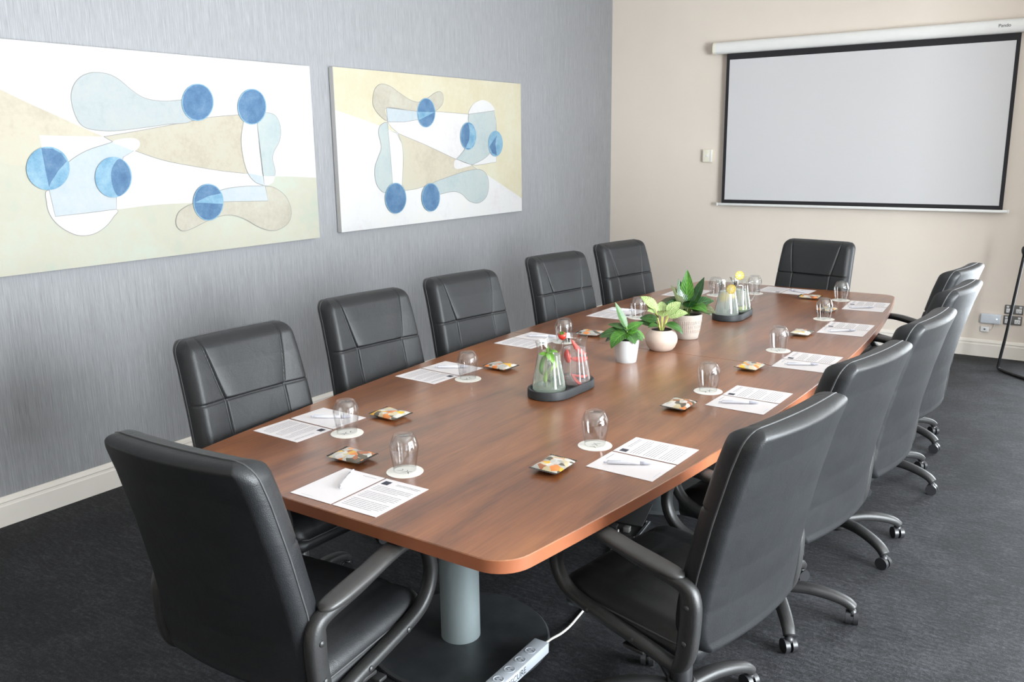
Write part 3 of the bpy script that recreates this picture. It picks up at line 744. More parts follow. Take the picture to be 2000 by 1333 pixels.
# mechanism and pedestal
bm = bmesh.new(); add_box(bm, (-.11, -.12, .335), (.11, .13, .372), .01); bmobj('tilt_mechanism', bm, 'black_plastic', chair)
tube('tilt_lever', [(.08, .02, .345), (.20, .03, .340), (.25, .035, .335)], .006, 'black_plastic', chair)
box('lever_paddle', (.235, .02, .329), (.285, .052, .341), 'black_plastic', chair, .004)
lathe('gas_column', [(.0, .10), (.032, .10), (.032, .24), (.028, .245), (.028, .26), (.016, .262), (.016, .338), (0, .338)], 'caster_plastic', chair, 20)
lathe('hub', [(0, .062), (.036, .062), (.048, .075), (.048, .120), (.038, .135), (0, .135)], 'black_plastic', chair, 24)
LEGS = []
for k in range(5):
    pivot_rot = rad(36+72*k)
    d = Vector((math.cos(pivot_rot), math.sin(pivot_rot), 0)); lat = Vector((-d.y, d.x, 0))
    path = spline([d*.03+Vector((0, 0, .105)), d*.12+Vector((0, 0, .112)), d*.20+Vector((0, 0, .103)), d*.262+Vector((0, 0, .085)), d*.290+Vector((0, 0, .064))], 5)
    V, F = sweep(path, lambda t_: superell(.027-.006*t_, .020-.003*t_, 12, 2.8), lateral=tuple(lat))
    lg = meshobj('leg', V, F, 'black_plastic', chair)
    cc = d*.287+Vector((0, 0, .026)); tw = d.copy(); tw.rotate(Matrix.Rotation(1.1+k*1.3, 3, 'Z'))
    bm = bmesh.new()
    for s in (-1, 1):
        mx = Matrix.Translation(cc+tw*(.0135*s)) @ tw.to_track_quat('Z', 'Y').to_matrix().to_4x4()
        g = bmesh.ops.create_cone(bm, cap_ends=True, segments=20, radius1=.026, radius2=.026, depth=.017, matrix=mx)
    mx = Matrix.Translation(cc+Vector((0, 0, .02))); bmesh.ops.create_uvsphere(bm, u_segments=12, v_segments=8, radius=.017, matrix=mx)
    bmobj('caster', bm, 'caster_plastic', lg)
ORD = ['first', 'second', 'third', 'fourth', 'fifth']
GREY, AISLE = 'grey-wallpaper side', 'window-aisle side'
def place(k):
    if k == 'N': return 'at the near end of the table'
    if k == 'F': return 'at the far end below the projection screen'
    n = int(k[1]); return '%s from the near end, %s' % (ORD[n-1], GREY if k[0] == 'L' else AISLE)
CH = {'N': (2.430, -6.425, 3), 'F': (2.478, -1.950, 171),
      'L1': (1.770, -5.815, -92), 'L2': (1.605, -4.965, -97), 'L3': (1.605, -4.225, -99), 'L4': (1.595, -3.235, -101), 'L5': (1.625, -2.420, -101),
      'R1': (3.262, -5.650, 80), 'R2': (3.288, -4.870, 80), 'R3': (3.335, -4.140, 84), 'R4': (3.330, -3.255, 84), 'R5': (3.255, -2.560, 82)}
SPIN = {'R1': 20, 'R2': -32, 'R3': -10, 'R4': 6, 'L1': 12, 'L2': -20, 'L3': 30, 'L4': 8, 'F': 14}     # how far each star base is swivelled
first = True
for k, (x, y, a) in CH.items():
    lab = {'N': 'black leather chair at the near end, its back towards the viewer', 'F': 'black leather chair at the far end below the projection screen'}.get(k, 'black leather armchair on casters, %s of the table' % place(k))
    if first: chair.location = (x, y, 0); chair.rotation_euler = (0, 0, rad(a)); chair['label'] = lab; first = False
    else:
        c_ = dup(chair, (x, y, 0), rad(a), lab)
        for ch in c_.children:
            if ch.name.startswith('leg'): ch.rotation_euler = (0, 0, rad(SPIN.get(k, 0)))

# ------------------------------------------------------------------ place settings
FWD = {'N': 0, 'F': 180, 'L': -90, 'R': 90}
SHEET = {'N': (2.446, -6.160, 1), 'L1': (1.842, -5.790, -91), 'L2': (1.772, -4.950, -93), 'L3': (1.762, -4.180, -92), 'L4': (1.800, -3.295, -90), 'L5': (1.868, -2.400, -89),
         'R1': (3.030, -5.462, 88.5), 'R2': (3.092, -4.640, 89), 'R3': (3.110, -3.912, 90), 'R4': (3.076, -3.072, 92), 'R5': (3.012, -2.320, 94), 'F': (2.415, -1.985, 178)}
SW, SD, GAP = .164, .232, .004
def sheet_geo(name, mat, parent=None, wave=.0):
    V, F = [], []; n = 9
    for layer in (0, 1):
        for j in range(n):
            for i in range(n):
                x = (i/(n-1)-.5)*SW; y = (j/(n-1)-.5)*SD
                V.append((x, y, .0006+.0009*layer+wave*math.exp(-((y-.02)/.03)**2)*(.5+.5*math.copysign(1, -x)*min(1, abs(x)/.04))))
    for layer in (0, 1):
        o_ = layer*n*n
        for j in range(n-1):
            for i in range(n-1):
                a = o_+j*n+i; F.append((a, a+1, a+n+1, a+n))
    bd = [i for i in range(n)]+[j*n+n-1 for j in range(1, n)]+[(n-1)*n+i for i in range(n-2, -1, -1)]+[j*n for j in range(n-2, 0, -1)]
    for i in range(len(bd)): a, b_ = bd[i], bd[(i+1) % len(bd)]; F.append((a, b_, n*n+b_, n*n+a))
    return meshobj(name, V, F, mat, parent, False)
def quads(name, rects, z, mat, parent):
    V, F = [], []
    for x0, y0, x1, y1 in rects:
        k = len(V); V += [(x0, y0, z), (x1, y0, z), (x1, y1, z), (x0, y1, z)]; F.append((k, k+1, k+2, k+3))
    return meshobj(name, V, F, mat, parent, False)
pad0 = empty('note_sheet'); tag(pad0, 'x', 'paper', 'blank note sheets'); sheet_geo('sheet', 'paper', pad0)
quads('heading', [(.012+.006*i, SD/2-.020, .016+.006*i, SD/2-.0175) for i in range(9)], .00165, 'ink', pad0)
quads('footer', [(-.05, -SD/2+.012, .0, -SD/2+.0132)], .00165, 'paint_pale_blue', pad0)
inf0 = empty('information_sheet'); tag(inf0, 'x', 'paper', 'printed information sheets'); sheet_geo('sheet', 'paper', inf0)
quads('logo', [(-SW/2+.012, SD/2-.042, -SW/2+.038, SD/2-.016)], .00170, 'logo_ink', inf0)
rects = []; rn = random.Random(3)
def words(x0, x1, y, h):
    x = x0
    while x < x1:
        w = rn.uniform(.012, .034); rects.append((x, y, min(x1, x+w), y+h)); x += w+.0014
words(-.02, .070, SD/2-.024, .0022); words(-.02, .066, SD/2-.031, .0018)
for i in range(17):
    y = SD/2-.058-.0094*i
    if i in (4, 10): continue
    words(-SW/2+.013, SW/2-.013-(rn.uniform(0, .05) if i in (3, 9, 16) else rn.uniform(0, .006)), y, .0019)
quads('printed_text', rects, .00165, 'ink', inf0)['kind'] = 'stuff'
pen0 = empty('ballpoint_pen'); tag(pen0, 'x', 'pen', 'ballpoint pens')
def rod(name, prof, mat, parent, n=14):      # lathe along +x, resting height handled by location
    V, F = lathe_data(prof, n); V = [(z, x, y) for x, y, z in V]
    return meshobj(name, V, F, mat, parent)
rod('barrel', [(0, -.070), (.0030, -.070), (.0050, -.066), (.0058, -.03), (.0062, .01), (.0060, .034), (0, .034)], 'pen_plastic', pen0).location = (0, 0, .0064)
rod('grip', [(0, .034), (.0061, .034), (.0058, .050), (.0042, .062), (.0013, .072), (0, .073)], 'pen_grip', pen0).location = (0, 0, .0064)
rod('push_button', [(0, -.080), (.0024, -.080), (.0027, -.070), (0, -.070)], 'pen_grip', pen0).location = (0, 0, .0064)
box('clip', (-.066, -.0022, .0125), (-.026, .0022, .0139), 'pen_plastic', pen0, .0005, 1); box('clip_root', (-.068, -.0022, .010), (-.062, .0022, .0139), 'pen_plastic', pen0)
# tumblers stand upside down on round paper coasters
co0 = empty('paper_coaster'); tag(co0, 'x', 'coaster', 'round paper coasters')
lathe('disc', [(0, 0), (.0575, 0), (.058, .0008), (.0575, .0016), (0, .0016)], 'card', co0, 48)
V, F = [], []
for cxm, fl in ((-.020, 1), (.0, 1), (.020, -1)):
    pts = [Vector((cxm+fl*(.007*math.sin(t_*1.9-.9)), -.012+.024*t_/2.2, 0)) for t_ in [2.2*i/10 for i in range(11)]]
    for i, q in enumerate(pts):
        tt = (pts[min(i+1, 10)]-pts[max(i-1, 0)]).normalized(); w = .0004+.0011*math.sin(PI*i/10); nn = Vector((-tt.y, tt.x, 0))
        V += [q+nn*w+Vector((0, 0, .00185)), q-nn*w+Vector((0, 0, .00185))]
        if i: k = len(V); F.append((k-4, k-3, k-1, k-2))
meshobj('monogram', V, F, 'mark_ink', co0, False)
gl0 = empty('tumbler'); tag(gl0, 'x', 'glass', 'upturned tumblers')
outer = [(.0355, .0), (.0372, .012), (.0405, .035), (.0440, .058), (.0462, .074), (.0462, .080), (.0440, .090), (.0395, .102), (.0345, .112), (.0315, .117), (.0285, .1185)]
inner = [(.0, .1125), (.020, .1115), (.0285, .106), (.036, .097), (.0415, .086), (.0440, .078), (.0440, .073), (.0420, .058), (.0385, .035), (.0352, .012), (.0338, .0)]
lathe('bowl', [(0, .1150), (.024, .1165)]+outer[::-1]+inner[::-1], 'clear_glass', gl0, 40, deg=60)
# snack packets: pillow pouch with dark crimped seals
pk0 = empty('snack_packet'); tag(pk0, 'x', 'snack packet', 'snack packets')
V, F = [], []; n = 17; pw, pd = .122, .098
for layer in (1, -1):
    for j in range(n):
        for i in range(n):
            u, v_ = -1+2*i/(n-1), -1+2*j/(n-1)
            e = max(0, (1-u**4)*(1-v_**4))**.6
            wob_ = .0022*math.sin(5*u+2*v_)*math.cos(4*v_-u)*e
            lift = .004*abs(u)**3*(.6+.4*v_)
            V.append((u*pw/2, v_*pd/2*(1-.04*(1-u*u)), .012+lift+layer*(.0115*e)*(1 if layer > 0 else .9)+(wob_ if layer > 0 else 0)))
for layer in (0, 1):
    o_ = layer*n*n
    for j in range(n-1):
        for i in range(n-1): a = o_+j*n+i; F.append((a, a+1, a+n+1, a+n))
meshobj('pouch', V, F, 'packet_print', pk0)
for s in (-1, 1):
    V, F = [], []
    for j in range(25):
        v_ = -1+2*j/24; y = v_*pd/2
        for q, xx in enumerate((pw/2-.001, pw/2+.005, pw/2+.010)):
            V.append((s*xx, y, .012+.004*(.6+.4*v_)+.0007*(-1)**j*(q > 0)+.0004))
        if j:
            k = len(V); F += [(k-6, k-5, k-2, k-3), (k-5, k-4, k-1, k-2)]
    meshobj('crimped_seal', V, F, 'packet_seal', pk0, False)
lo_ = quads('back_strip', [(-pw/2+.004, -pd/2+.003, pw/2-.004, -pd/2+.006)], .0125, 'packet_seal', pk0)

COAST = {'N': (791, 922), 'L1': (678, 847), 'L2': (914, 741), 'L3': (1101, 668), 'L4': (1246, 621), 'L5': (1397, 577), 'F': (1473, 573.5), 'R1': (1162, 871), 'R2': (1383, 765), 'R3': (1520, 685.5), 'R4': (1609, 624), 'R5': (1642, 587)}
PACK = {'N': (688, 893, 2), 'L1': (763, 811, -3), 'L2': (978, 717, -4), 'L3': (1153, 652, 5), 'L4': (1309, 603, 4), 'F': (1582, 581, 2), 'R1': (1081, 911, 92), 'R2': (1326, 792, 90), 'R3': (1465, 717, 88), 'R4': (1566, 651, 91), 'R5': (1614, 606, 86)}
PEN = {'N': (-.005, .045, 118), 'L1': (-.005, .015, 122), 'L2': (0, .0, 126), 'L3': (.0, .01, 120), 'L4': (0, .0, 124), 'L5': (0, 0, 123), 'R1': (.005, .01, -60), 'R2': (.005, .01, -62), 'R3': (.005, .0, -62), 'R4': (.0, .0, -55), 'R5': (0, .01, -60), 'F': (.0, .02, -20)}
used = set()
def put(proto, loc, rz, label, group=None):
    if proto.name not in used:
        used.add(proto.name); proto.location = loc; proto.rotation_euler = (0, 0, rz); proto['label'] = label; return proto
    return dup(proto, loc, rz, label)
for k, (x, y, a) in SHEET.items():
    pl = place(k); R_ = Matrix.Rotation(rad(a), 3, 'Z'); off = SW/2+GAP
    c1 = Vector((x, y, 0))+R_ @ Vector((off, 0, 0)); c0 = Vector((x, y, 0))+R_ @ Vector((-off, 0, 0))
    if k not in ('N', 'F'): pl = 'place '+pl
    put(inf0, (c1.x, c1.y, TZ), rad(a), 'printed information sheet with dark square logo, '+pl)
    put(pad0, (c0.x, c0.y, TZ), rad(a+rn.uniform(-.8, .8)), 'blank white note sheet under a pen, '+pl)
    dx, dy, pa = PEN[k]; c = c0+R_ @ Vector((dx, dy, 0))
    put(pen0, (c.x, c.y, TZ+.0016), rad(a+pa), 'pale plastic ballpoint pen on note sheet, '+pl)
    c = on_z(*COAST[k], TZ)
    dirv = Vector((c.x-CAM.x, c.y-CAM.y, 0)).normalized()
    put(co0, (c.x, c.y, TZ), rad(a+rn.uniform(-25, 25)), 'round white paper coaster with dark monogram, '+pl)
    put(gl0, (c.x+dirv.x*.012, c.y+dirv.y*.012, TZ+.0017), rad(rn.uniform(0, 360)), 'clear upturned tumbler on its coaster, '+pl)
    if k in PACK:
        u, v_, pa = PACK[k]; c = on_z(u, v_, TZ+.008); put(pk0, (c.x, c.y, TZ), rad(pa), 'orange and cream printed snack packet, '+pl)

# ------------------------------------------------------------------ trays, jugs and fruit
def stadium(L, Wd, n=14):
    r_ = Wd/2; s_ = L/2-r_
    return [(r_*math.cos(PI*i/n), s_+r_*math.sin(PI*i/n)) for i in range(n+1)]+[(r_*math.cos(PI+PI*i/n), -s_+r_*math.sin(PI+PI*i/n)) for i in range(n+1)]
def tray(loc, rz, label):
    O = stadium(.352, .178); n = len(O)
    rings = [([(x, y) for x, y in inset(O, .004)], 0), (O, .004), (O, .033), (inset(O, .002), .036), (inset(O, .009), .036), (inset(O, .011), .034), (inset(O, .012), .012)]
    V, F = [], []
    for P, z in rings: V += [(x, y, z) for x, y in P]
    for q in range(len(rings)-1):
        for i in range(n): F.append((q*n+i, q*n+(i+1) % n, (q+1)*n+(i+1) % n, (q+1)*n+i))
    F.append(tuple(range(n))[::-1]); F.append(tuple((len(rings)-1)*n+i for i in range(n)))
    t_ = sharpen(meshobj('serving_tray', V, F, 'slate', None)); t_.location = loc; t_.rotation_euler = (0, 0, rz)
    return tag(t_, label, 'tray', 'jug trays')
JO = [(.058, .0), (.066, .004), (.0712, .016), (.0705, .032), (.066, .06), (.059, .095), (.0515, .135), (.0478, .160), (.0485, .180), (.0535, .203), (.0555, .210)]
def jug(loc, rz, label, water, level=.158):
    t_ = empty('water_jug', loc, rz); tag(t_, label, 'jug', 'glass water jugs')
    inn = [(max(0, r_-.0028), z) for r_, z in JO[1:]]; inn[0] = (inn[0][0]-.004, .009)
    prof_ = [(0, 0)]+JO+[(.0543, .2112)]+inn[::-1]+[(0, .0085)]
    n = 44; V, F = lathe_data(prof_, n); V2 = []
    for x, y, z in V:      # spout pulled out at local +y, handle sits at -y
        a = math.atan2(x, y); k = math.exp(-(a/.28)**2)*max(0, (z-.165)/.045)
        r_ = math.hypot(x, y)
        if r_ > 1e-6: x *= 1-.10*k; y += .020*k; z += .007*k
        V2.append((x, y, z))
    bm = bmesh.new(); vs = [bm.verts.new(v) for v in V2]
    for f in F:
        try: bm.faces.new([vs[i] for i in f])
        except ValueError: pass
    bmesh.ops.remove_doubles(bm, verts=bm.verts, dist=1e-6); bmobj('body', bm, 'jug_glass', t_, deg=60)
    V, F = sweep(spline([(0, -.050, .172), (0, -.070, .182), (0, -.092, .172), (0, -.100, .140), (0, -.094, .100), (0, -.080, .072), (0, -.066, .062)], 6), superell(.0075, .0055, 10, 2.4), lateral=(1, 0, 0))
    meshobj('handle', V, F, 'jug_glass', t_)
    wi = [(0, .0105)]
    for (r0, z0), (r1, z1) in zip(JO[1:], JO[2:]):
        if z0 < level: wi.append((r0-.0042-(.004 if z0 < .01 else 0), max(z0, .0105)))
    wi += [(.0440, level), (0, level)]
    lathe('water', wi, water, t_, 40, deg=50)
    return t_
def disc_slice(name, loc, r_, th, rind, flesh, rot, label, cat, group):
    t_ = empty(name, loc); t_.rotation_euler = rot; tag(t_, label, cat, group)
    lathe('rind', [(r_*.88, -th/2), (r_, -th/2), (r_, th/2), (r_*.88, th/2)], rind, t_, 28, closed=True)
    fl = bmesh.new()
    for k in range(8):
        a0 = 2*PI*k/8+.06; a1 = 2*PI*(k+1)/8-.06
        P = [(.10*r_*math.cos((a0+a1)/2), .10*r_*math.sin((a0+a1)/2))]+[(.86*r_*math.cos(a0+(a1-a0)*i/5), .86*r_*math.sin(a0+(a1-a0)*i/5)) for i in range(6)]
        bot = [fl.verts.new((x, y, -th*.42)) for x, y in P]; top = [fl.verts.new((x, y, th*.42)) for x, y in P]
        fl.faces.new(top); fl.faces.new(bot[::-1]); m_ = len(P)
        for i in range(m_): fl.faces.new((bot[i], bot[(i+1) % m_], top[(i+1) % m_], top[i]))
    bmobj('flesh', fl, flesh, t_, False)
    lathe('pith', [(0, -th*.3), (r_*.9, -th*.3), (r_*.9, th*.3), (0, th*.3)], 'card', t_, 24)
    return t_
def leafgeo(L, Wd, droop, fold=.18, twist=0, nl=12, nw=6, tip=1.0, wave=0):
    V, UV, F = [], [], []
    x = z = 0; ang = 0; st_ = L/nl
    for i in range(nl+1):
        t_ = i/nl; w = Wd/2*(math.sin(PI*min(1, t_**.72*.985+.012))**.85)
        a = -droop*t_**1.3
        if i: x += st_*math.cos(a); z += st_*math.sin(a)
        for j in range(nw+1):
            u = -1+2*j/nw
            V.append((x-abs(u)*fold*w*math.sin(a)*1.0, u*w, z+abs(u)*fold*w*math.cos(a)+wave*w*math.sin(9*t_+u)*abs(u)))
            UV.append((j/nw, t_))
    for i in range(nl):
        for j in range(nw): a = i*(nw+1)+j; F.append((a, a+1, a+nw+2, a+nw+1))
    return V, F, UV
def leaf(parent, base, az, el, L, Wd, droop, mat, name='leaf', roll=0, **kw):
    V, F, UV = leafgeo(L, Wd, droop, **kw)
    o = meshobj(name, V, F, mat, parent, True, uvs=UV); o.location = base
    o.rotation_euler = (Matrix.Rotation(rad(az), 3, 'Z') @ Matrix.Rotation(rad(-el), 3, 'Y') @ Matrix.Rotation(rad(random.uniform(-12, 12)+roll*math.cos(rad(az-90+62))), 3, 'X')).to_euler()
    return o
def strawberry(loc, rot, r_, label, group, calyx=True):
    t_ = empty('strawberry', loc); t_.rotation_euler = rot; tag(t_, label, 'strawberry', group)
    lathe('fruit', [(0, -r_*1.15), (r_*.35, -r_*1.02), (r_*.72, -r_*.55), (r_*.98, r_*.05), (r_*.95, r_*.45), (r_*.65, r_*.82), (r_*.2, r_*.92), (0, r_*.90)], 'strawberry_red', t_, 20)
    if calyx:
        for k in range(6): leaf(t_, (0, 0, r_*.9), k*60, 15, r_*.85, r_*.4, .8, 'leaf_bright', 'calyx_leaf', nl=5, nw=2)
    return t_
def wedge(name, loc, rot, L, Wd, th, mat, inner, label, group):
    t_ = empty(name, loc); t_.rotation_euler = rot; tag(t_, label, name.split('_')[0] if '_' in name else name, group)
    V, F = sweep([(x*L, 0, -.25*L*(1-(2*x-1)**2)) for x in [i/10-.5 for i in range(11)]], lambda q: superell(max(.02, math.sin(PI*q))**.6*Wd, max(.02, math.sin(PI*q))**.5*th, 10, 2.2), lateral=(0, 1, 0))
    meshobj('flesh', V, F, mat, t_)
    return t_
camdir = math.degrees(math.atan2(CAM.y+5.0, CAM.x-2.4))
tray((2.396, -4.925, TZ), rad(-3), 'dark stadium-shaped tray under the mint and strawberry jugs'); zj = TZ+.0125
JA, JB = Vector((2.385, -5.003, zj)), Vector((2.412, -4.848, zj))
jug(JA, rad(camdir+90), 'clear glass jug of water with mint and lime, nearest the viewer', 'cool_water')
jug(JB, rad(camdir+250), 'clear glass jug of pink water with strawberries behind the mint jug', 'pink_water')
tray((2.428, -3.045, TZ), rad(3), 'dark stadium-shaped tray under the lemon and lime jugs')
JC, JD = Vector((2.422, -3.123, zj)), Vector((2.440, -2.968, zj))
jug(JC, rad(130), 'clear glass jug of lemon water, spout turned to the grey wall', 'lemon_water', .150)
jug(JD, rad(140), 'clear glass jug of lime water behind the lemon jug', 'cool_water', .140)
# camera-facing offsets: right and toward the viewer
vw = Vector((CAM.x-JA.x, CAM.y-JA.y, 0)).normalized(); vr = Vector((-vw.y, vw.x, 0))
def at(J, right, toward, up): return J+vr*right+vw*toward+Vector((0, 0, up))
mint = empty('mint_sprig', at(JA, -.006, .050, .168)); tag(mint, 'fresh mint sprig poking out of the nearest glass jug', 'mint')
tube('stem', [(-vw.x*.03, -vw.y*.03, -.05), (.002, 0, 0), (0, .002, .040)], .0016, 'stem_green', mint)
azc = math.degrees(math.atan2(vw.y, vw.x))
for az, el, L, wd, z in ((azc-80, 20, .036, .022, .0), (azc+70, 25, .044, .028, .008), (azc+40, -35, .052, .030, .010), (azc+170, 45, .035, .018, .01), (azc+85, -45, .050, .028, .002), (azc-50, 75, .026, .012, .030)):
    leaf(mint, (0, 0, z), az, el, L, wd, .7, 'leaf_mint', roll=30)
wedge('lime_wedge', at(JA, -.030, .012, .118), (.3, 1.0, rad(azc+90)), .080, .014, .009, 'mint_green', None, 'curved green lime wedge floating in the nearest jug', 'lime wedges')
wedge('lime_wedge', at(JA, -.010, .020, .078), (.2, 1.25, rad(azc+70)), .062, .018, .011, 'lime_green', None, 'pale lime wedge sunk low in the nearest jug', 'lime wedges')
wedge('lime_wedge', at(JA, .022, .022, .118), (.2, .2, rad(azc)), .028, .010, .008, 'lime_green', None, 'small lime piece at the right of the nearest jug', 'lime wedges')
leaf_in = empty('mint_leaves', at(JA, .004, .020, .05)); tag(leaf_in, 'sunken mint leaves on a stem inside the nearest jug', 'mint')
for az, el, z in ((azc+90, 60, .01), (azc-90, 50, .02), (azc, 70, .0)): leaf(leaf_in, (0, 0, z), az, el, .04, .02, .3, 'leaf_bright')
for k, dx in enumerate((-.014, .004, .016)): tube('stem', [(vr.x*dx, vr.y*dx, -.032), (vr.x*dx*.8, vr.y*dx*.8, .0)], .0014, 'stem_green', leaf_in)
strawberry(at(JB, -.050, .020, .212), (.5, .2, 0), .0185, 'whole red strawberry perched on the rim between the two near jugs', 'strawberries')
wedge('strawberry_slice', at(JB, .026, .020, .112), (.2, -.8, rad(azc+90)), .052, .009, .013, 'strawberry_red', None, 'diagonal red strawberry slice at right of the pink jug', 'strawberry pieces')
wedge('strawberry_slice', at(JB, -.028, .018, .120), (.1, .5, rad(azc+90)), .042, .016, .015, 'strawberry_red', None, 'pale strawberry slice at left of the pink jug', 'strawberry pieces')
wedge('strawberry_slice', at(JB, .018, .012, .150), (.1, .0, rad(azc+90)), .062, .022, .010, 'strawberry_pale', None, 'coral strawberry slice floating at the top of the pink jug', 'strawberry pieces')
wedge('strawberry_slice', at(JB, .012, .026, .018), (.1, .0, rad(azc+90)), .055, .016, .006, 'strawberry_red', None, 'red strawberry slice lying on the bottom of the pink jug', 'strawberry pieces')
wedge('strawberry_slice', at(JB, .030, .022, .040), (.2, -.7, rad(azc+90)), .045, .007, .006, 'strawberry_pale', None, 'pink strawberry slice standing low in the pink jug', 'strawberry pieces')
azd = math.atan2(vw.y, vw.x)
disc_slice('lemon_slice', at(JC, .010, .046, .168), .027, .006, 'lemon_rind', 'lemon_flesh', (rad(78), 0, azd+rad(90-38)), 'lemon slice hooked on the front rim of the lemon jug', 'lemon slice', 'citrus slices')
disc_slice('lemon_slice', at(JC, -.024, .02, .118), .024, .006, 'lemon_rind', 'lemon_flesh', (rad(70), .3, azd+rad(40)), 'lemon slice floating at the left inside the lemon jug', 'lemon slice', 'citrus slices')
disc_slice('lemon_slice', at(JC, .020, .018, .126), .024, .006, 'lemon_rind', 'lemon_flesh', (rad(22), .2, azd+rad(90)), 'lemon slice floating flat inside the lemon jug', 'lemon slice', 'citrus slices')
disc_slice('lime_slice', at(JD, .004, -.046, .215), .026, .006, 'lemon_rind', 'lime_flesh', (rad(85), 0, azd+rad(80)), 'yellow-green citrus slice on the rim of the farther jug', 'lime slice', 'citrus slices')
disc_slice('lime_slice', at(JD, .012, .016, .028), .030, .006, 'lime_green', 'lime_flesh', (rad(12), .1, azd), 'yellow-green citrus slice sunk on the bottom of the farther jug', 'lime slice', 'citrus slices')

# ------------------------------------------------------------------ potted plants
def pot(parent, prof_o, wall, mat, soil_z):
    o = [(r_, z) for r_, z in prof_o]; i = [(max(.001, r_-wall), z) for r_, z in prof_o if z > soil_z-.012]
    lathe('pot', [(0, o[0][1])]+o+i[::-1]+[(0, soil_z-.012)], mat, parent, 44, deg=50)
    rs = 0
    for (r0, z0), (r1, z1) in zip(prof_o, prof_o[1:]):
        if z0 <= soil_z <= z1: rs = r0+(r1-r0)*(soil_z-z0)/(z1-z0)-wall*1.05
    lathe('soil', [(0, soil_z+.004), (rs*.6, soil_z+.003), (rs, soil_z), (rs, soil_z-.004), (0, soil_z-.004)], 'soil', parent, 24)
VWP = math.degrees(math.atan2(CAM.y+4.2, CAM.x-2.42))     # azimuth towards the viewer
# small dark-leaved plant in a white conical pot
c = on_z(1223, 706, TZ); t = empty('potted_plant', (c.x, c.y, TZ)); tag(t, 'small broad-leaved plant in a glossy white conical pot, nearest of three', 'potted plant', 'table plants')
pot(t, [(.046, 0), (.0475, .002), (.050, .02), (.056, .07), (.0600, .104), (.0608, .108)], .004, 'white_ceramic', .096)
tube('stem', [(0, 0, .09), (.002, .002, .13), (-.002, 0, .165)], .004, 'stem_green', t)
R90 = VWP+90      # image right
for az, el, L, wd, dr, z, mt in [(R90+178, 64, .135, .042, -.10, .158, 'leaf_dark'), (R90+175, 22, .095, .036, .6, .155, 'leaf_dark'), (R90+5, 30, .085, .044, .4, .150, 'leaf_bright'), (R90-12, 8, .105, .042, 1.5, .140, 'leaf_bright'),
        (R90+195, 10, .135, .064, 1.0, .135, 'leaf_dark'), (VWP-35, 4, .125, .078, 1.3, .135, 'leaf_bright'), (VWP+30, 4, .085, .070, 1.1, .130, 'leaf_dark'), (VWP-75, 8, .115, .058, 1.3, .130, 'leaf_dark'), (R90+150, 15, .11, .05, .9, .13, 'leaf_deep'), (VWP+175, 35, .09, .055, .8, .135, 'leaf_dark'), (VWP+5, 35, .065, .045, .9, .145, 'leaf_deep'), (VWP+65, 6, .09, .05, 1.2, .132, 'leaf_dark')]:
    leaf(t, (0, 0, z), az, el, L, wd, dr, mt, roll=38)
# variegated plant in a round bowl
c = on_z(1291, 683, TZ); t = empty('potted_plant', (c.x, c.y, TZ)); tag(t, 'yellow-veined variegated plant in a round blush bowl, middle of three', 'potted plant', 'table plants')
pot(t, [(.050, 0), (.056, .003), (.068, .018), (.0780, .042), (.0795, .055), (.0765, .072), (.068, .090), (.0575, .101), (.0560, .1025)], .005, 'pink_ceramic', .094)
for k, (az, el, L, wd, dr, z, mt, sl) in enumerate([(R90+172, 48, .095, .066, .5, .205, 'leaf_variegated', .09), (R90+160, 62, .085, .058, .4, .180, 'leaf_variegated', .07), (R90+20, 50, .090, .062, .7, .180, 'leaf_variegated', .07), (R90-8, 28, .100, .060, .8, .165, 'leaf_variegated', .07),
        (VWP+10, 55, .080, .060, .8, .170, 'leaf_variegated', .06), (VWP-40, 48, .080, .055, .7, .165, 'leaf_variegated', .06), (R90+185, 15, .090, .050, .6, .148, 'leaf_dark', .04), (R90+170, 8, .105, .040, .25, .125, 'leaf_dark', .02), (R90-20, 0, .110, .050, 1.35, .130, 'leaf_dark', .03), (VWP-45, 20, .065, .04, .9, .122, 'leaf_dark', .02), (VWP+180, 50, .08, .05, .6, .18, 'leaf_variegated', .06)]):
    d = Vector((math.cos(rad(az)), math.sin(rad(az)), 0)); b0 = d*(.032 if z > .15 else .02)
    tube('stem', [(d.x*.006, d.y*.006, .09), (b0.x*.55, b0.y*.55, (z+.09)/2), (b0.x, b0.y, z)], .0028, 'stem_yellow', t)
    leaf(t, (b0.x, b0.y, z), az, el, L, wd, dr, mt, roll=38)
# tall glossy plant in a ribbed pot
c = on_z(1341, 660, TZ); t = empty('potted_plant', (c.x, c.y, TZ)); tag(t, 'tall glossy dark green plant in a ribbed off-white pot, farthest of three', 'potted plant', 'table plants')
pf = [(.056, 0), (.0585, .002), (.062, .02), (.070, .07), (.0755, .112), (.0770, .127), (.0765, .130)]
pot(t, pf, .005, 'ribbed_ceramic', .118)
bm = bmesh.new()
for zz in (.045, .068, .091):
    rr = .062+(zz-.02)*.155
    for k in range(44):
        a = 2*PI*k/44; mx = Matrix.Translation((rr*math.cos(a), rr*math.sin(a), zz)) @ Matrix.Rotation(a, 4, 'Z') @ Matrix.Rotation(rad(9), 4, 'Y')
        add_box(bm, (-.0015, -.0020, -.0085), (.0016, .0020, .0085), mat=mx)
o = bmobj('raised_ribs', bm, 'ribbed_ceramic', t, False); o['kind'] = 'stuff'
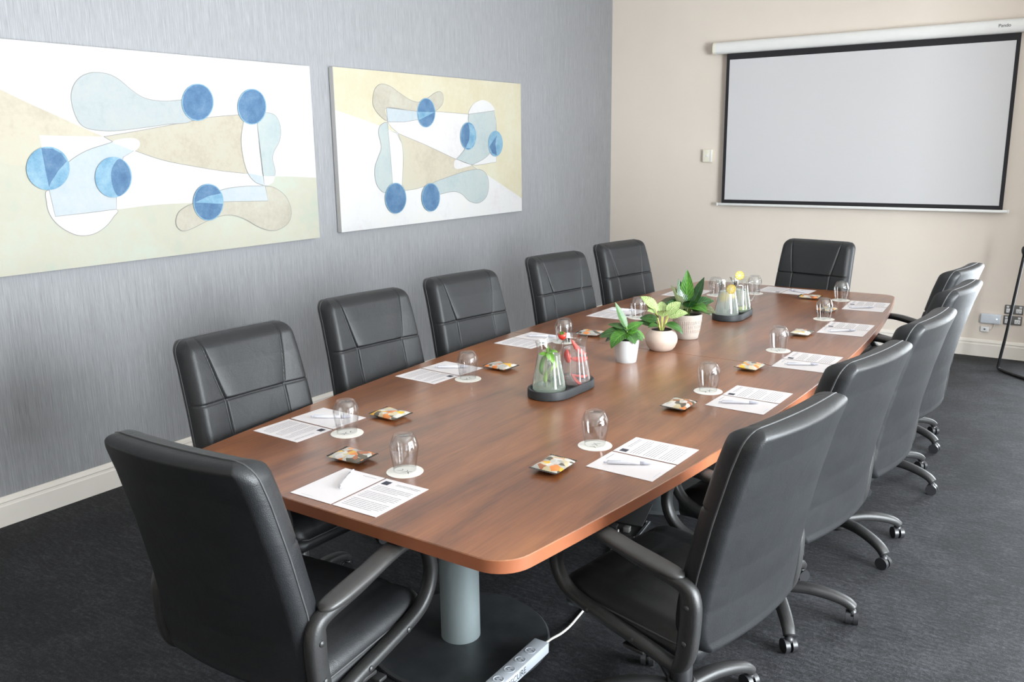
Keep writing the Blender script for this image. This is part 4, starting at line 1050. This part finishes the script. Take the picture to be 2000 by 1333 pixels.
for az, el, L, wd, dr, z, mt in [(R90+100, 86, .190, .072, -.05, .165, 'leaf_bright'), (R90+8, 68, .165, .066, -.05, .165, 'leaf_deep'), (R90+180, 66, .135, .060, .3, .16, 'leaf_olive'), (R90+150, 78, .150, .06, .1, .16, 'leaf_deep'),
        (R90+180, 30, .135, .095, 1.0, .165, 'leaf_olive'), (R90+205, 24, .130, .095, 1.1, .16, 'leaf_deep'), (VWP-20, 34, .120, .095, 1.3, .16, 'leaf_olive'), (VWP+35, 30, .12, .085, 1.3, .16, 'leaf_bright'), (R90-5, 36, .125, .080, 1.0, .165, 'leaf_deep'),
        (R90-25, 18, .135, .070, 1.3, .155, 'leaf_olive'), (R90+20, 24, .12, .065, 1.4, .16, 'leaf_deep'), (R90+60, 38, .11, .07, 1.0, .16, 'leaf_dark'), (R90+120, 30, .13, .08, 1.0, .16, 'leaf_deep'), (VWP-50, 28, .12, .090, 1.3, .16, 'leaf_deep'), (VWP+10, 55, .11, .07, .9, .16, 'leaf_deep'), (VWP+190, 60, .15, .07, .4, .16, 'leaf_deep'), (VWP-75, 20, .125, .08, 1.4, .155, 'leaf_deep'), (VWP+65, 18, .12, .07, 1.5, .155, 'leaf_dark')]:
    d = Vector((math.cos(rad(az)), math.sin(rad(az)), 0)); b0 = d*.022
    tube('stem', [(d.x*.01, d.y*.01, .115), (b0.x*.7, b0.y*.7, z-.015), (b0.x, b0.y, z)], .0022, 'stem_green', t)
    leaf(t, (b0.x, b0.y, z), az, el, L, wd, dr, mt, wave=.08, roll=35)

# ------------------------------------------------------------------ power strip, cable, floor box
t = empty('power_strip', (2.735, -5.90, .0235), rad(1)); tag(t, 'pale grey power strip lying on the near table base', 'power strip')
SLN = .29
box('housing', (-.029, -SLN, 0), (.029, SLN, .040), 'strip_plastic', t, .004, 2)
for k in range(8):
    y = SLN-.075-.064*k
    so = lathe('socket', [(0, 0), (.0185, 0), (.0185, .0012), (.0165, .0012), (.0160, .0004), (0, .0004)], 'strip_plastic', t, 20, (0, y, .040))
    for dx, dy, a in ((-.006, .005, .6), (-.006, -.005, -.6), (.009, 0, 0)): 
        s_ = box('slot', (-.0045, -.0012, .0404), (.0045, .0012, .0412), 'socket_dark', so); s_.location = (dx, y+dy, 0); s_.rotation_euler = (0, 0, a)
mt = Matrix.Translation((.0294, .088, .019)) @ Matrix(((0, 0, 1, 0), (1, 0, 0, 0), (0, 1, 0, 0), (0, 0, 0, 1)))
text_mesh('lettering', 'SECURE', .031, 'mark_ink', t, mt)
tag(tube('power_cable', [(2.733, -5.612, .043), (2.735, -5.56, .042), (2.735, -5.48, .028), (2.715, -5.36, .008), (2.68, -5.15, .006), (2.59, -4.88, .006), (2.53, -4.68, .010), (2.50, -4.60, .020)], .0045, 'cable_white'), 'thin white cable running from the power strip under the table', 'cable')
t = empty('floor_box', (2.49, -4.53, 0), rad(8)); tag(t, 'dark floor socket box with raised lid under the table', 'floor box')
bm = bmesh.new()
for lo, hi in [((-.10, -.10, 0), (-.085, .10, .012)), ((.085, -.10, 0), (.10, .10, .012)), ((-.085, -.10, 0), (.085, -.085, .012)), ((-.085, .085, 0), (.085, .10, .012))]: add_box(bm, lo, hi, .002, 1)
bmobj('rim', bm, 'steel', t)
box('well', (-.085, -.085, .0005), (.085, .085, .003), 'black_plastic', t)
k = box('lid', (-.085, 0, 0), (.085, .165, .006), 'black_plastic', t, .002); k.location = (0, .02, .013); k.rotation_euler = (rad(16), 0, 0)
for s in (-1, 1): box('plug', (s*.03-.015, -.05, .003), (s*.03+.015, -.02, .028), 'outlet_grey' if s > 0 else 'black_plastic', t, .003)
